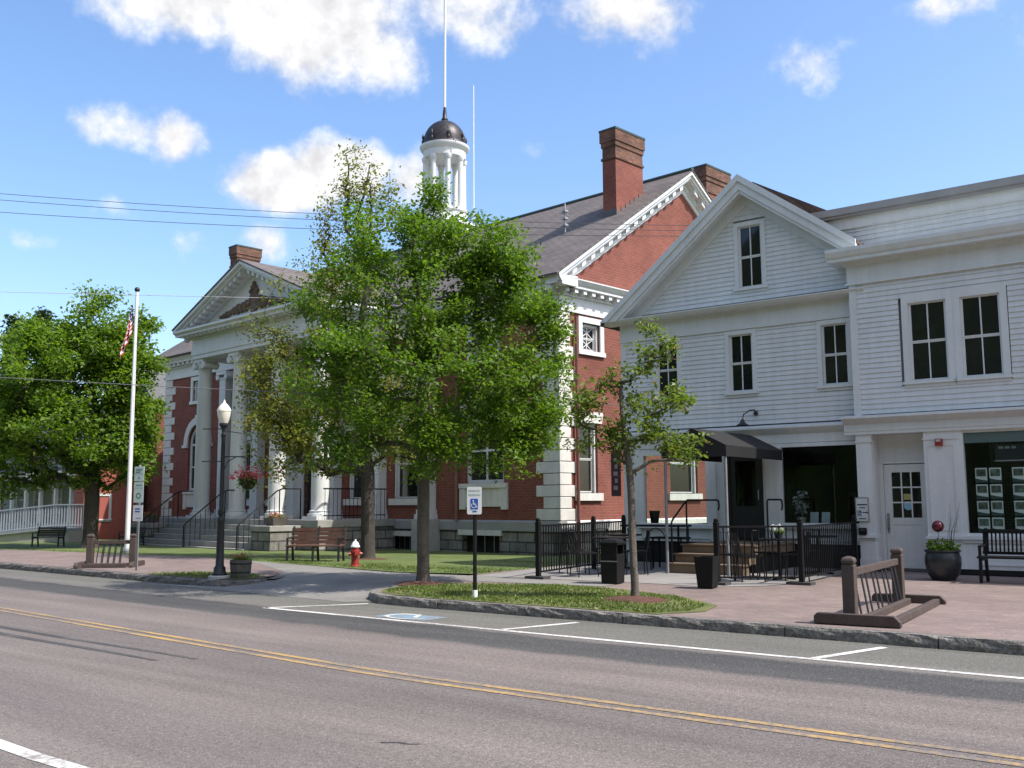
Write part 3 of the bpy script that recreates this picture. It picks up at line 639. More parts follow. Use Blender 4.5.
# ------------------------------------------------------------------ gable house
V0 = -.3
house = thing('gable_house', 'white clapboard house with a steep front gable and black entrance canopy, beside the brick building', 'house', O_A, ANG_A)
UL, UR, UP, ZP, SL = -6.63, -.9, -3.26, 8.94, .805
GF = lambda a, o, z: (a, -(o+V0), z)
ops = [(c-.29-.09, c+.29+.09, 4.0, 5.45) for c in (-3.5, -1.36, -5.38)]
g = MB(GF); clap(g, 3.3, 5.5, UL+.12, UR, 0, ops)
SLR = .745
zr = lambda a: ZP-(SL if a < UP else SLR)*abs(a-UP)            # roof line of the front gable
clap(g, 6.1, 8.6, lambda z: UP-(8.72-z)/SL, lambda z: min(UR+.3, UP+(8.72-z)/SLR), 0, [(-3.58, -2.82, 6.33, 7.95)])
g.build('wall', CLAP, house)['label'] = 'white clapboard front under the gable'
g = MB(GF); g.box(UL, UL+.13, -.02, .034, 3.2, 5.5); g.build('corner_board', TRIM, house)
g = MB(GF); g.box(UL-.02, UR, -.05, .03, 5.5, 5.95); g.box(UL-.02, UR, -.05, .055, 5.47, 5.499); g.build('frieze', TRIM, house)
g = MB(GF); a_l_ = -6.95; prof = [(-.02, 5.9), (.27, 5.9), (.33, 5.93), (.38, 5.98), (.38, 6.0), (-.02, 6.06)]
g.prism([(a_l_, o, z) for o, z in prof], (UR+.3-a_l_, 0, 0)); g.build('cornice', TRIM, house)
# body: solid sides behind the front
g = MB(GF); g.box(UL, UL+.2, -6.3, -.03, 3.15, 6.0); g.box(UR-.1, UR, -6.3, -.03, 3.15, 6.0); g.box(UL, UR, -6.4, -6.2, .2, 6.0)
SIDE_OP = [(-6.3, -5.6, .2, 3.15), (-5.6, -.5, 2.95, 3.15), (-5.6, -5.4, .2, 2.95), (-5.4, -.5, .2, .95)]
for (b0, b1, c0, c1) in SIDE_OP: g.box(UL, UL+.2, b0, b1, c0, c1)
g.box(UL, UL+.2, -.5, -.03, .2, 3.15)
g.prism([(UL, -6.25, 6.0), (UR+.3, -6.25, 6.0), (UR+.3, -6.25, zr(UR+.3)-.2), (UP, -6.25, ZP-.2), (UL, -6.25, zr(UL)-.2)], (0, -.1, 0))
g.prism([(UL, -.06, 6.0), (UR+.3, -.06, 6.0), (UR+.3, -.06, zr(UR+.3)-.25), (UP, -.06, ZP-.25), (UL, -.06, zr(UL)-.25)], (0, -.1, 0))
g.build('wall', CLAP, house)['label'] = 'side and back walls'
RU1, RZ1 = -1.15, 7.765
# roof
g = MB(GF); ov = .42; t_ = .14
a_l, a_r = -6.98, -.66
for (x0, x1) in ((a_l, UP), (UP, a_r)):
    z0_, z1_ = zr(x0), zr(x1)
    g.prism([(x0, ov-.02, z0_), (x1, ov-.02, z1_), (x1, ov-.02, z1_-.07), (x0, ov-.02, z0_-.07)], (0, -6.95, 0))
rf_ = g.build('roof', SHINGLE, house)
g = MB(FRONT); g.prism([(-6.9, -.8, 6.13), (-3.3, -.8, 9.02), (RU1, -.8, RZ1), (RU1, -.8, 6.6), (-3.3, -.8, 8.3)], (0, -5.8, 0)); g.build('rear_roof', SHINGLE, rf_)
# rake boards, soffit and inner rake frieze
g = MB(GF)
for sg, x1 in ((-1, a_l+.02), (1, a_r-.02)):
    def band(o0, o1, d0, d1):
        zc = 5.955; xa = lambda d: UP+sg*min(abs(x1-UP), (ZP-d-zc)/(SL if sg < 0 else SLR)); pts = [(UP, o0, ZP-d0), (xa(d0), o0, zr(xa(d0))-d0)]
        if xa(d0) != xa(d1) and abs(zr(xa(d0))-d0-zc) > 1e-4: pts.append((xa(d0), o0, zc if sg < 0 else zr(xa(d0))-d1))
        pts += [(xa(d1), o0, zr(xa(d1))-d1), (UP, o0, ZP-d1)] if xa(d1) != xa(d0) else [(x1, o0, zr(x1)-d1), (UP, o0, ZP-d1)]
        g.prism(pts, (0, o1-o0, 0))
    band(ov-.05, ov-.015, .072, .34); band(ov-.09, ov-.051, .072, .42); band(ov-.014, ov+.03, -.008, .15); band(.0, ov-.092, .3, .34); band(-.02, .05, .341, .62)
g.build('rake_board', TRIM, house)
for c in (-3.5, -1.36, -5.38): window(house, GF, c, 4.06, .56, 1.3, 0, .1, (1, 1))
window(house, GF, -3.2, 6.42, .56, 1.42, 0, .1, (1, 1))
# ground floor: cornice, panelled front with two shop windows and a door
g = MB(GF); prof = [(-.1, 2.86), (.03, 2.86), (.03, 3.05), (.1, 3.1), (.18, 3.18), (.18, 3.22), (-.1, 3.3)]
g.prism([(UL-.16, o, z) for o, z in prof], (UR-UL+.16, 0, 0)); g.build('storefront_cornice', TRIM, house)
g = MB(GF); FO = [(-6.1, -4.42, 1.07, 2.72), (-3.95, -3.08, .7, 2.72), (-2.68, -.93, 1.1, 2.8)]
panels(g, UL, UR, .7, 2.86, -.0, .12, FO); 
for a in (UL+.02, -6.32, -4.36, -4.1, -3.02, -2.86): g.box(a, a+.16, -.01, .03, .7, 2.85)
g.build('shopfront', CLAP, house)
g = MB(GF); g.box(UL, UR, -.4, -.04, .1, .7); g.build('foundation', DARK, house)  # shadow along the wall foot is put into this near-black colour
for (a0, a1, z0, z1) in (FO[0], FO[2]):
    g = MB(GF)
    g.box(a0-.07, a0+.03, -.1, .035, z0, z1+.05); g.box(a1-.03, a1+.07, -.1, .035, z0, z1+.05); g.box(a0+.03, a1-.03, -.1, .034, z1-.03, z1+.05); g.box(a0+.03, a1-.03, -.1, .02, z0, z0+.04)
    wf = g.build('shop_window', TRIM, house)
    g = MB(GF); g.box(a0-.12, a1+.12, -.1, .1, z0-.07, z0-.001); g.box(a0-.06, a1+.06, -.02, .02, .76, .8); g.build('sill', TRIM, wf)
    sheet_glass(wf, GF, a0+.03, a1-.03, z0+.04, z1-.03, -.05)
# side shop window towards the brick building
SM = lambda a, o, z: (UL-o, a-V0, z)
g = MB(SM); g.box(.5, .58, -.1, .03, .95, 2.95); g.box(5.32, 5.4, -.1, .03, .95, 2.95); g.box(.58, 5.32, -.1, .03, 2.87, 2.95); g.box(.58, 5.32, -.1, .03, .95, 1.03)
wf = g.build('shop_window', TRIM, house); sheet_glass(wf, SM, .58, 5.32, 1.03, 2.87, -.05)
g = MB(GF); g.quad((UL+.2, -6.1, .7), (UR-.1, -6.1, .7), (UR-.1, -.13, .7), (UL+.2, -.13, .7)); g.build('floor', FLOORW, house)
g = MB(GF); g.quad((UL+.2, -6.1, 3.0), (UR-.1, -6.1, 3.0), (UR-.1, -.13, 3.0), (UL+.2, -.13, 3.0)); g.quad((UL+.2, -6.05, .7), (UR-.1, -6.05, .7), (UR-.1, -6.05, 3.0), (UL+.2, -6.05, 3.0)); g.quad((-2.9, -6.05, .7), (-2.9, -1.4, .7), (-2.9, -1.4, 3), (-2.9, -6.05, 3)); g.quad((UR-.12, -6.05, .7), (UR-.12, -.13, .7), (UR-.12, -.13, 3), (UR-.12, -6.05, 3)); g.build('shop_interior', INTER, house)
# door
g = MB(GF); o = -.1
g.box(-3.95, -3.88, -.12, -.02, .7, 2.72); g.box(-3.15, -3.08, -.12, -.02, .7, 2.72); g.box(-3.88, -3.15, -.12, -.02, 2.64, 2.72)
for (p, q, r, s_) in ((-3.88, -3.76, .78, 2.64), (-3.27, -3.15, .78, 2.64), (-3.76, -3.27, .78, 1.5), (-3.76, -3.27, 2.5, 2.64)): g.box(p, q, -.1, -.05, r, s_)
d_ = g.build('door', plain('dark_door', (.02, .02, .024), .45, .15, 3), house)
g = MB(GF); g.box(-3.76, -3.27, -.085, -.075, 1.5, 2.5); g.build('pane', CLEAR, d_)
g = MB(GF); g.tube([(-3.2, -.03, 1.65), (-3.2, .0, 1.65), (-3.2, .0, 1.85), (-3.2, -.03, 1.85)], .012, 6); g.build('handle', GREYM, d_)
# steps and landing
g = MB(FRONT)
for k, (v0_, zt) in enumerate(((2.42, .38), (2.1, .56), (1.78, .74))): g.box(-4.0+.0, -2.4, V0+.02 if k == 2 else v0_-.33, v0_, .12 if k == 0 else zt-.19, zt-.03)
st_ = g.build('steps', TAN, house)
g = MB(FRONT)
for k, (v0_, zt) in enumerate(((2.42, .38), (2.1, .56), (1.78, .74))): g.box(-4.03, -2.37, V0+.03 if k == 2 else v0_-.32, v0_+.03, zt-.029, zt)
g.build('tread', TAN, st_)
g = MB(FRONT); g.box(-3.96, -2.44, V0+.05, 1.7, .1, .54); g.build('landing_base', DARK, st_)
g = MB(FRONT); g.tube([(-2.47, .95, .72), (-2.47, .95, 1.6), (-2.47, .9, 1.64), (-2.47, .25, 1.64), (-2.47, .18, 1.62), (-2.47, .16, 1.5), (-2.47, .2, 1.42)], .02, 8); g.build('handrail', BLACK, house, True)
for a in (-3.93,):
    g = MB(FRONT); g.tube([(a, 2.36, .35), (a, 2.36, 1.18), (a, 2.3, 1.25), (a, 1.74, 1.6), (a, 1.64, 1.64), (a, .25, 1.64), (a, .18, 1.62), (a, .16, 1.5), (a, .2, 1.42)], .02, 8); g.tube([(a, 1.7, .72), (a, 1.7, 1.62)], .02, 8); g.build('handrail', BLACK, house, True)
# entrance canopy
CF, CU0, CU1, CZE, CZA = 2.65, -3.93, -2.57, 2.7, 3.06
g = MB(FRONT); e_ = .012
for a0, z0, a1, z1 in ((CU0-.03, CZE, UP, CZA), (UP, CZA, CU1+.03, CZE)):
    g.prism([(a0, CF, z0), (a1, CF, z1), (a1, CF, z1-e_), (a0, CF, z0-e_)], (0, -.1-CF, 0))
g.prism([(CU0-.03, CF+.012, CZE), (UP, CF+.012, CZA), (CU1+.03, CF+.012, CZE), (CU1+.03, CF+.012, CZE-.22), (CU0-.03, CF+.012, CZE-.22)], (0, -.012, 0))
for a in (CU0-.03, CU1+.018): g.box(a, a+.012, -.1, CF-.001, CZE-.22, CZE-e_-.001)
can_ = g.build('canopy', AWN, house)
for a in (CU0, CU1-.04):
    g = MB(FRONT); g.tube([(a+.02, CF-.05, .14), (a+.02, CF-.05, CZE-.02)], .03, 10); g.lathe([(.06, 0), (.06, .015), (.03, .02)], (a+.02, CF-.05, .14), 10); g.build('post', plain('dull_post', (.2, .21, .22), .5, .15, 6), can_, True)
# gooseneck lamp over the canopy
lx = -3.3
g = MB(GF); g.tube([(lx+.12, 0, 3.55), (lx+.12, .12, 3.62), (lx+.1, .3, 3.6), (lx, .42, 3.5), (lx-.02, .44, 3.38)], .014, 8)
g.ball((lx+.12, .03, 3.55), .055, 10)
wlp = g.build('wall_lamp', IRON, house, True)
g = MB(GF); g.lathe([(.025, .14), (.045, .1), (.06, .06), (.15, 0), (.145, -.005), (.05, .05), (.02, .12)], (lx-.02, .44, 3.26), 16); g.build('lamp_shade', IRON, wlp, True)

# ------------------------------------------------------------------ brick building
hall = thing('brick_hall', 'red brick hall with white columned portico, slate roof and a small domed cupola', 'building', O_B, ANG_B)
hall.scale = (KB, KB, KB)
BL, CB = -21.8, -10.9
SD = lambda a, o, z: (o, a, z)                # right side wall
SL_ = lambda a, o, z: (BL-o, a, z)            # left side wall
ZW, ZC = 6.72, 7.55                            # wall top, cornice top
DEP, VR, ZR = 11.8, -5.9, 11.85                # depth, ridge offset, ridge height
def arch_spandrel(g, ac, r, zs, zt, o, th):
    n = 10
    for sg in (-1, 1):
        pts = [(ac+sg*r, zs), (ac+sg*r, zt), (ac, zt)]+[(ac+sg*r*math.sin(math.pi/2*i/n), zs+r*math.cos(math.pi/2*i/n)) for i in range(n)]
        if sg > 0: pts = pts[::-1]
        g.prism([(a, o, z) for a, z in pts], (0, -th, 0))
AW = [(-2.85), (-19.0)]
bays = [CB+(k-2)*2.32 for k in range(5)]
# front openings
FOp = []
for a in AW: FOp += [(a-.78, a+.78, 2.15, 4.75), (a-.5, a+.5, 5.72, 6.52)]
for k, a in enumerate(bays):
    FOp += [(a-.6, a+.6, 1.75, 3.95)] if k != 2 else [(a-.75, a+.75, 1.16, 3.95)]
    FOp += [(a-.5, a+.5, 5.0, 6.2)]
g = MB(FRONT); panels(g, BL, 0, 1.12, ZW, 0, .3, FOp)
for a in AW: arch_spandrel(g, a, .78, 3.97, 4.75, 0, .3)
g.build('wall', BRICK, hall, tri=True)['label'] = 'red brick front in shade'
SOp = [(.72, 1.56, 1.85, 3.75), (.95, 1.72, 5.75, 6.5), (4.95, 6.4, 1.85, 3.75), (5.2, 5.97, 5.75, 6.5), (9.2, 10.2, 1.85, 3.75), (9.3, 10.1, 5.75, 6.5)]
g = MB(SD); panels(g, .3, DEP, 1.12, ZW, 0, .3, SOp); zg_ = lambda a: ZR-.2-(ZR-ZC)/(-VR+.0)*abs(a+VR)
g.prism([(0, 0, ZW), (DEP, 0, ZW), (DEP, 0, ZC-.1), (-VR, 0, ZR-.35), (0, 0, ZC-.1)], (0, -.3, 0))
g.build('wall', BRICK, hall)['label'] = 'sunlit red brick side with its gable'
g = MB(FRONT); g.box(BL, BL+.3, -DEP, -.3, 1.12, ZW); g.box(BL, 0, -DEP, -DEP+.3, 1.12, ZW); g.prism([(BL, 0, ZW), (BL, -DEP, ZW), (BL, -DEP, ZC-.1), (BL, VR, ZR-.35), (BL, 0, ZC-.1)], (.3, 0, 0)); g.build('wall', BRICK, hall)['label'] = 'left end and back'
# water table and foundation
for mp, a0, a1, ops_ in ((FRONT, BL, 0, [(-7.0, -6.0, .15, .62), (-3.75, -2.25, .15, .7)]), (SD, 0, DEP, [])):
    g = MB(mp); q = 0 if mp is SD else .06; e0 = a0-(.06 if mp is FRONT else -.0); e1 = a1+(.06 if mp is FRONT else 0)
    prof = [(-.2, .84), (.06, .84), (.06, 1.08), (.0, 1.13), (-.2, 1.13)]
    g.prism([(e0, o, z) for o, z in prof], (e1-e0, 0, 0))
    g.build('water_table', STONE if mp is SD else plain('grey_granite_course', (.3, .3, .3), .8, .12, 2, .003, fine=(40, .15)), hall)
    g = MB(mp); panels(g, a0+.002, a1-.002, .0, .84, -.002, .25, ops_); g.build('foundation', RUBBLE, hall)
    for (p, q_, r, s_) in ops_:
        g = MB(mp); g.box(p, q_, -.24, -.2, r, s_); vt = g.build('vent_window', DARK, hall)
        g = MB(mp); g.box(p-.12, q_+.12, -.1, .062, s_, s_+.15); g.build('lintel', STONE, vt)
        g = MB(mp)
        for i in range(1, 4): x = p+(q_-p)*i/4; g.box(x-.015, x+.015, -.19, -.17, r, s_)
        g.build('bars', GREYM, vt)
# quoins
def quoins(mp, a_in, sgn, name='quoin_stack'):
    g = MB(mp); z = 1.13; i = 0
    while z < ZW-.05:
        h = .31; w = .86 if i % 2 == 0 else .6
        if mp is SD: w = .66 if i % 2 == 0 else .42
        a0, a1 = sorted((a_in, a_in+sgn*w)); g.box(a0, a1, -.28, .035, z+.008, min(z+h, ZW)-.008); z += h; i += 1
    return g.build(name, STONE, hall, bevel=.012)
quoins(FRONT, .03, -1); quoins(FRONT, BL, 1); quoins(SD, 0, 1)
# main cornice with its modillions
def cornice(mp, a0, a1, name='cornice', blocks=True, c0=0, c1=0):
    g = MB(mp)
    g.box(a0, a1, -.3, .06, ZW, ZW+.12); g.box(a0, a1, -.3, .04, ZW+.121, ZW+.42); g.box(a0, a1, -.3, .1, ZW+.421, ZW+.48)
    g.build('frieze', WHITE, hall)
    g = MB(mp); prof = [(-.3, ZW+.6), (.33, ZW+.6), (.33, ZW+.67), (.37, ZW+.7), (.44, ZW+.8), (.44, ZC), (-.3, ZC+.05)]
    g.prism([(a0-c0, o, z) for o, z in prof], (a1+c1-a0+c0, 0, 0))
    n = int((a1-a0)/.36)
    for i in range(n+1):
        x = a0+.06+(a1-a0-.12)*i/n; g.box(x-.07, x+.07, .04, .29, ZW+.482, ZW+.599)
    g.box(a0, a1, -.3, .08, ZW+.481, ZW+.6)
    return g.build(name, WHITE, hall)
cornice(FRONT, BL-.0, -15.1, c0=.44); cornice(FRONT, -6.75, 0, c1=.44); cornice(SD, 0, DEP, c1=.44)
# raking cornice of the sunlit side gable and of the left one
def rake(mp, name='rake_cornice'):
    g = MB(mp); k = (ZR-ZC)/(-VR+.53)
    for s_, e in ((-1, -.45), (1, DEP+.45)):
        def zz(a): return ZR-k*abs(a+VR)
        def band(o0, o1, d0, d1, aa=None):
            x1 = e if aa is None else aa
            g.prism([(-VR, o0, ZR-d0), (x1, o0, zz(x1)-d0), (x1, o0, zz(x1)-d1), (-VR, o0, ZR-d1)], (0, o1-o0, 0))
        band(-.05, .44, -.0, .1); band(-.05, .38, .1, .2); band(-.05, .33, .2, .26); band(-.05, .1, .261, .42, e*.93 if s_ < 0 else e-.3); band(-.05, .05, .42, .6, .35 if s_ < 0 else DEP-.35)
        n = 16
        for i in range(1, n):
            a = -VR+(e+VR)*i/n; c = zz(a)-.26; w = .08
            g.prism([(a-w, .1, zz(a-w)-.261), (a+w, .1, zz(a+w)-.261), (a+w, .1, zz(a+w)-.4), (a-w, .1, zz(a-w)-.4)], (0, .2, 0))
    return g.build(name, WHITE, hall)
rake(SD); rake(SL_)
# roof
g = MB(FRONT); k = (ZR-ZC)/(-VR+.53)
for v0_, v1_ in ((.56, VR), (-DEP-.56, VR)):
    za, zb = ZR-k*abs(v0_-VR)+.06, ZR+.06
    g.prism([(BL-.46, v0_, za), (BL-.46, v1_, zb), (BL-.46, v1_, zb-.05), (BL-.46, v0_, za-.05)], (-BL+.92, 0, 0))
roof_ = g.build('roof', SLATE, hall)
g = MB(FRONT); g.tube([(BL-.46, VR, ZR+.07), (.46, VR, ZR+.07)], .075, 8); g.build('ridge_cap', RIDGE, roof_)
def chimney(u0, u1, v0_, v1_, zb, zt):
    g = MB(FRONT); zs = zt-.95
    g.box(u0, u1, v1_, v0_, zb, zs); b_ = g.build('chimney', BRICK, roof_)
    g = MB(FRONT)
    for i, (e, z0, z1) in enumerate(((.035, zs, zs+.07), (.0, zs+.07, zt-.55), (.03, zt-.55, zt-.4), (.06, zt-.4, zt-.06))): g.box(u0-e, u1+e, v1_-e, v0_+e, z0+.0005, z1)
    g.build('chimney_cap', BRICKCH, b_)
    g = MB(FRONT); g.box(u0-.075, u1+.075, v1_-.075, v0_+.075, zt-.059, zt); g.build('coping', RIDGE, b_)
    g = MB(FRONT)
    k_ = k
    for i in range(6):
        a = v0_+.02+(v1_-v0_)*i/6; z = ZR-k*abs(a-VR)+.06; g.box(u1, u1+.02, a-.2, a, z-.02, z+.13)
    g.box(u0-.02, u1+.021, v0_, v0_+.02, ZR-k*abs(v0_-VR)-.0, ZR-k*abs(v0_-VR)+.25); g.build('flashing', ROOFG, b_)
chimney(-.97, -.47, -3.2, -4.55, 9.6, 12.8); chimney(-.97, -.47, -8.1, -9.5, 9.6, 12.85); chimney(BL+.1, BL+.65, -2.75, -3.9, 9.2, 12.95)
chimney(BL+.1, BL+.65, -8.1, -9.4, 9.2, 12.9)
# windows
def stone_win(mp, a0, a1, z0, z1, lintel=True, muntins=(0, 1), cross=False, small=False):
    f = window(hall, mp, (a0+a1)/2, z0+.02, a1-a0-.14, z1-z0-.1, -.1, .07, muntins, WHITE, GLASS, False, 0, 'window', .06, cross=cross)
    g = MB(mp)
    if small:
        g.box(a0-.16, a0, -.2, .04, z0-.02, z1+.16); g.box(a1, a1+.16, -.2, .04, z0-.02, z1+.16); g.box(a0, a1, -.2, .039, z1, z1+.16); g.box(a0-.19, a1+.19, -.2, .07, z0-.14, z0-.021)
    else:
        g.prism([(a0-.16, .04, z1), (a1+.16, .04, z1), (a1+.24, .04, z1+.3), (a0-.24, .04, z1+.3)], (0, -.2, 0)); g.build('lintel', STONE, f); g = MB(mp); g.box(a0-.14, a1+.14, -.2, .08, z0-.2, z0)
    g.build('surround' if small else 'sill', STONE if not small else WHITE, f)
    return f
for i, (a0, a1, z0, z1) in enumerate(SOp): stone_win(SD, a0, a1, z0, z1, small=(z1 > 5), cross=(z1 > 5), muntins=(1, 1) if z1 > 5 else (0, 1))
for (a0, a1, z0, z1) in FOp:
    if z0 > 4.9: stone_win(FRONT, a0, a1, z0, z1, small=True, muntins=(1, 1), cross=z0 > 5.5)
    elif abs((a0+a1)/2-CB) > .1 and z0 < 2: stone_win(FRONT, a0, a1, z0, z1)
for a in AW:      # arched windows
    n = 18; g = MB(FRONT); R0, R1 = .79, 1.08
    for i in range(n):
        t0, t1 = math.pi*i/n, math.pi*(i+1)/n
        p = [(a+r*math.cos(t), .06, 3.97+r*math.sin(t)) for r, t in ((R0, t0), (R1, t0), (R1, t1), (R0, t1))]; g.prism(p, (0, -.2, 0))
    g.box(a-R1-.1, a-R0, -.1, .08, 3.85, 3.969); g.box(a+R0, a+R1+.1, -.1, .08, 3.85, 3.969); g.prism([(a-.1, .1, 4.74), (a+.1, .1, 4.74), (a+.14, .1, 5.12), (a-.14, .1, 5.12)], (0, -.2, 0))
    wf = g.build('arched_window', STONE, hall, bevel=.01)
    g = MB(FRONT); g.box(a-.95, a+.95, -.15, .1, 2.02, 2.15); g.box(a-.86, a+.86, -.1, .04, 1.5, 2.019); g.box(a-.95, a-.72, -.1, .07, 1.42, 2.018); g.box(a+.72, a+.95, -.1, .07, 1.42, 2.018); g.build('sill', STONE, wf)
    g = MB(FRONT)
    for i in range(n):
        t0, t1 = math.pi*i/n, math.pi*(i+1)/n
        g.prism([(a+r*math.cos(t), -.1, 3.97+r*math.sin(t)) for r, t in ((.66, t0), (.79, t0), (.79, t1), (.66, t1))], (0, -.08, 0))
    g.box(a-.79, a-.66, -.18, -.1, 2.15, 3.97); g.box(a+.66, a+.79, -.18, -.1, 2.15, 3.97); g.box(a-.66, a+.66, -.18, -.11, 2.15, 2.25); g.box(a-.66, a+.66, -.18, -.105, 3.92, 4.0); g.box(a-.03, a+.03, -.18, -.12, 2.25, 3.92); g.box(a-.66, a+.66, -.18, -.121, 3.05, 3.11)
    g.build('sash', WHITE, wf)
    g = MB(FRONT); g.box(a-.72, a+.72, -.16, -.15, 2.2, 3.95); g.prism([(a+.7*math.cos(math.pi*i/n), -.15, 3.95+.7*math.sin(math.pi*i/n)) for i in range(n+1)], (0, -.01, 0)); g.build('pane', GLASS, wf, tri=True)
# entrance door in the middle bay
g = MB(FRONT); a = bays[2]
g.box(a-.95, a-.75, -.2, .06, 1.16, 3.95); g.box(a+.75, a+.95, -.2, .06, 1.16, 3.95); g.box(a-1.0, a+1.0, -.2, .1, 3.951, 4.2); g.build('door_frame', WHITE, hall)
g = MB(FRONT)
for s_ in (-1, 1):
    x0, x1 = sorted((a+s_*.01, a+s_*.74)); g.box(x0, x1, -.2, -.14, 1.17, 3.2); g.box(x0+.1, x1-.1, -.15, -.125, 1.35, 2.0); g.box(x0+.1, x1-.1, -.15, -.125, 2.15, 3.05)
g.box(a-.74, a+.74, -.2, -.15, 3.21, 3.94); d_ = g.build('door', plain('dark_green_door', (.03, .03, .03), .5), hall)
g = MB(FRONT); g.ball((a+.08, -.1, 2.1), .04, 8); g.build('handle', GREYM, d_, True)
# downpipe at the sunlit side
g = MB(SD); g.tube([(.61, .1, .2), (.61, .1, 6.6)], .045, 8); g.build('downpipe', plain('brown_pipe', (.16, .06, .045), .5), hall, True)
g = MB(FRONT); g.tube([(-3.9, .09, 1.1), (-3.9, .09, 6.6)], .04, 8); g.build('downpipe', plain('pale_brown_pipe', (.25, .12, .09), .5), hall, True)
# podium, cheek walls and steps
PZ, PF = 1.14, 2.85
g = MB(FRONT); g.box(-15.7, -6.75, .0, PF, 0, .92); g.box(-8.45, -6.75, PF, PF+.02, 0, .92); pod = g.build('podium', RUBBLE, hall)
g = MB(FRONT); g.box(-15.76, -6.69, .062, PF+.05, .92, PZ); g.build('podium_cap', STEPSTONE, pod, bevel=.015)
for (a0, a1) in ((-16.5, -15.25), (-8.5, -7.5)):
    g = MB(FRONT); g.box(a0, a1, PF+.03, PF+1.1, 0, .82); cw = g.build('cheek_wall', RUBBLE, hall)
    g = MB(FRONT); g.box(a0-.04, a1+.04, PF+.06, PF+1.14, .82, .98); g.build('wall_cap', STEPSTONE, cw, bevel=.015)
g = MB(FRONT); nst = 6
for i in range(1, nst): g.box(-15.25, -8.5, PF+.051, PF+.06+.26*(nst-i), .0 if i == 1 else .15+(PZ-.15)*(i-1)/nst+.001, .15+(PZ-.15)*i/nst)
g.build('steps', STEPSTONE, hall, bevel=.012)
for a in (-15.0, -11.9, -8.75):
    g = MB(FRONT); f_ = PF+.06+.26*5
    g.tube([(a, f_+.05, .2), (a, f_+.05, .95), (a, f_-.05, 1.05), (a, PF+.1, PZ+.85), (a, PF-.1, PZ+.92), (a, PF-.75, PZ+.92), (a, PF-.75, PZ)], .022, 8); g.tube([(a, PF, PZ), (a, PF, PZ+.9)], .02, 6)
    for i in range(8): t = i/8; y = f_+(PF-f_)*t; g.tube([(a, y, .2+.85*t), (a, y, 1.0+.93*t)], .009, 5, False)
    g.build('handrail', BLACK, hall, True)
# railing on the podium's right end
g = MB(FRONT); g.beam((-6.85, .3, PZ+.9), (-6.85, 2.6, PZ+.9), .04, .04); g.beam((-6.85, .3, PZ+.12), (-6.85, 2.6, PZ+.12), .03, .03)
for i in range(16): y = .35+2.2*i/15; g.tube([(-6.85, y, PZ), (-6.85, y, PZ+.9)], .009, 5, False)
g.build('railing', BLACK, hall)
# columns and pilasters
CT = 6.62; H = CT-PZ
def column_mesh(r, fl=True):
    g = MB(); prof = []
    for i in range(15):
        t = i/14; rr = r*(1-.16*max(0, (t-.25)/.75)**1.6); prof.append((rr, .28+(H-.28-.3)*t))
    prof = [(r*1.02, .26)]+prof+[(r*.9, H-.28)]
    g.lathe(prof, (0, 0, 0), 28); return g
def capital_mesh(r):
    g = MB(); z = H-.36; q = r*.84
    g.lathe([(q, 0), (q*1.12, .03), (q*1.05, .06), (q*1.02, .09), (q*1.28, .2), (q*1.28, .24)], (0, 0, z), 24)
    g.box(-q*1.42, q*1.42, -q*1.3, q*1.3, z+.24, z+.36)
    for sx in (-1, 1):
        for sy in (-1, 1):
            n = len(g.v); g.lathe([(.001, -.06), (.11, -.06), (.13, 0), (.11, .06), (.001, .06)], (0, 0, 0), 14)
            g.v[n:] = [(sx*q*1.35+v[0], sy*q*1.05+v[2], z+.13+v[1]) for v in g.v[n:]]
        n = len(g.v); g.lathe([(.11, -q*1.05), (.11, q*1.05)], (0, 0, 0), 12); g.v[n:] = [(sx*q*1.3+v[0], v[2], z+.13+v[1]) for v in g.v[n:]]
    return g
def base_mesh(r):
    g = MB(); g.box(-r*1.4, r*1.4, -r*1.4, r*1.4, 0, .1); g.lathe([(r*1.36, .1), (r*1.4, .14), (r*1.36, .18), (r*1.16, .19), (r*1.12, .22), (r*1.18, .24), (r*1.2, .26), (r*1.02, .285)], (0, 0, 0), 28); return g
cols = [CB+(k-1.5)*2.32 for k in range(4)]
c0_ = None
for a in cols:
    if c0_ is None:
        c0_ = column_mesh(.265).build('column', WHITE, hall, True); cc_ = capital_mesh(.265).build('capital', WHITE, c0_, True); cb_ = base_mesh(.265).build('base', WHITE, c0_, True); c = c0_
    else:
        c = c0_.copy(); COL.objects.link(c)
        for ch in (cc_, cb_): d = ch.copy(); COL.objects.link(d); d.parent = c
    c.location = (a, -2.32, PZ)
p0_ = None
for k in range(6):
    a = CB+(k-2.5)*2.32
    if p0_ is None:
        g = MB(); g.box(-.22, .22, -.2, .2, .28, H-.3); p0_ = g.build('pilaster', WHITE, hall)
        g = MB(); g.box(-.3, .3, -.23, .2, H-.3, H-.24); g.box(-.36, .36, -.28, .2, H-.13, H)
        for sx in (-1, 1): n = len(g.v); g.lathe([(.12, -.26), (.12, .15)], (0, 0, 0), 14); g.v[n:] = [(sx*.3+v[0], v[2], H-.2+v[1]) for v in g.v[n:]]
        pc_ = g.build('capital', WHITE, p0_); g = MB(); g.box(-.3, .3, -.28, .2, 0, .14); g.box(-.26, .26, -.24, .2, .14, .28); pb_ = g.build('base', WHITE, p0_); c = p0_
    else:
        c = p0_.copy(); COL.objects.link(c)
        for ch in (pc_, pb_): d = ch.copy(); COL.objects.link(d); d.parent = c
    c.location = (a, -.12, PZ if abs(a-CB) < 4.2 or True else PZ)
for a in (CB-2.5*2.32, CB+2.5*2.32):
    g = MB(FRONT); g.box(a-.4, a+.4, .0, .42, 0, PZ-.001); g.build('pilaster_pier', plain('pale_granite_pier', (.4, .39, .37), .85, .2, 4, .01), hall)
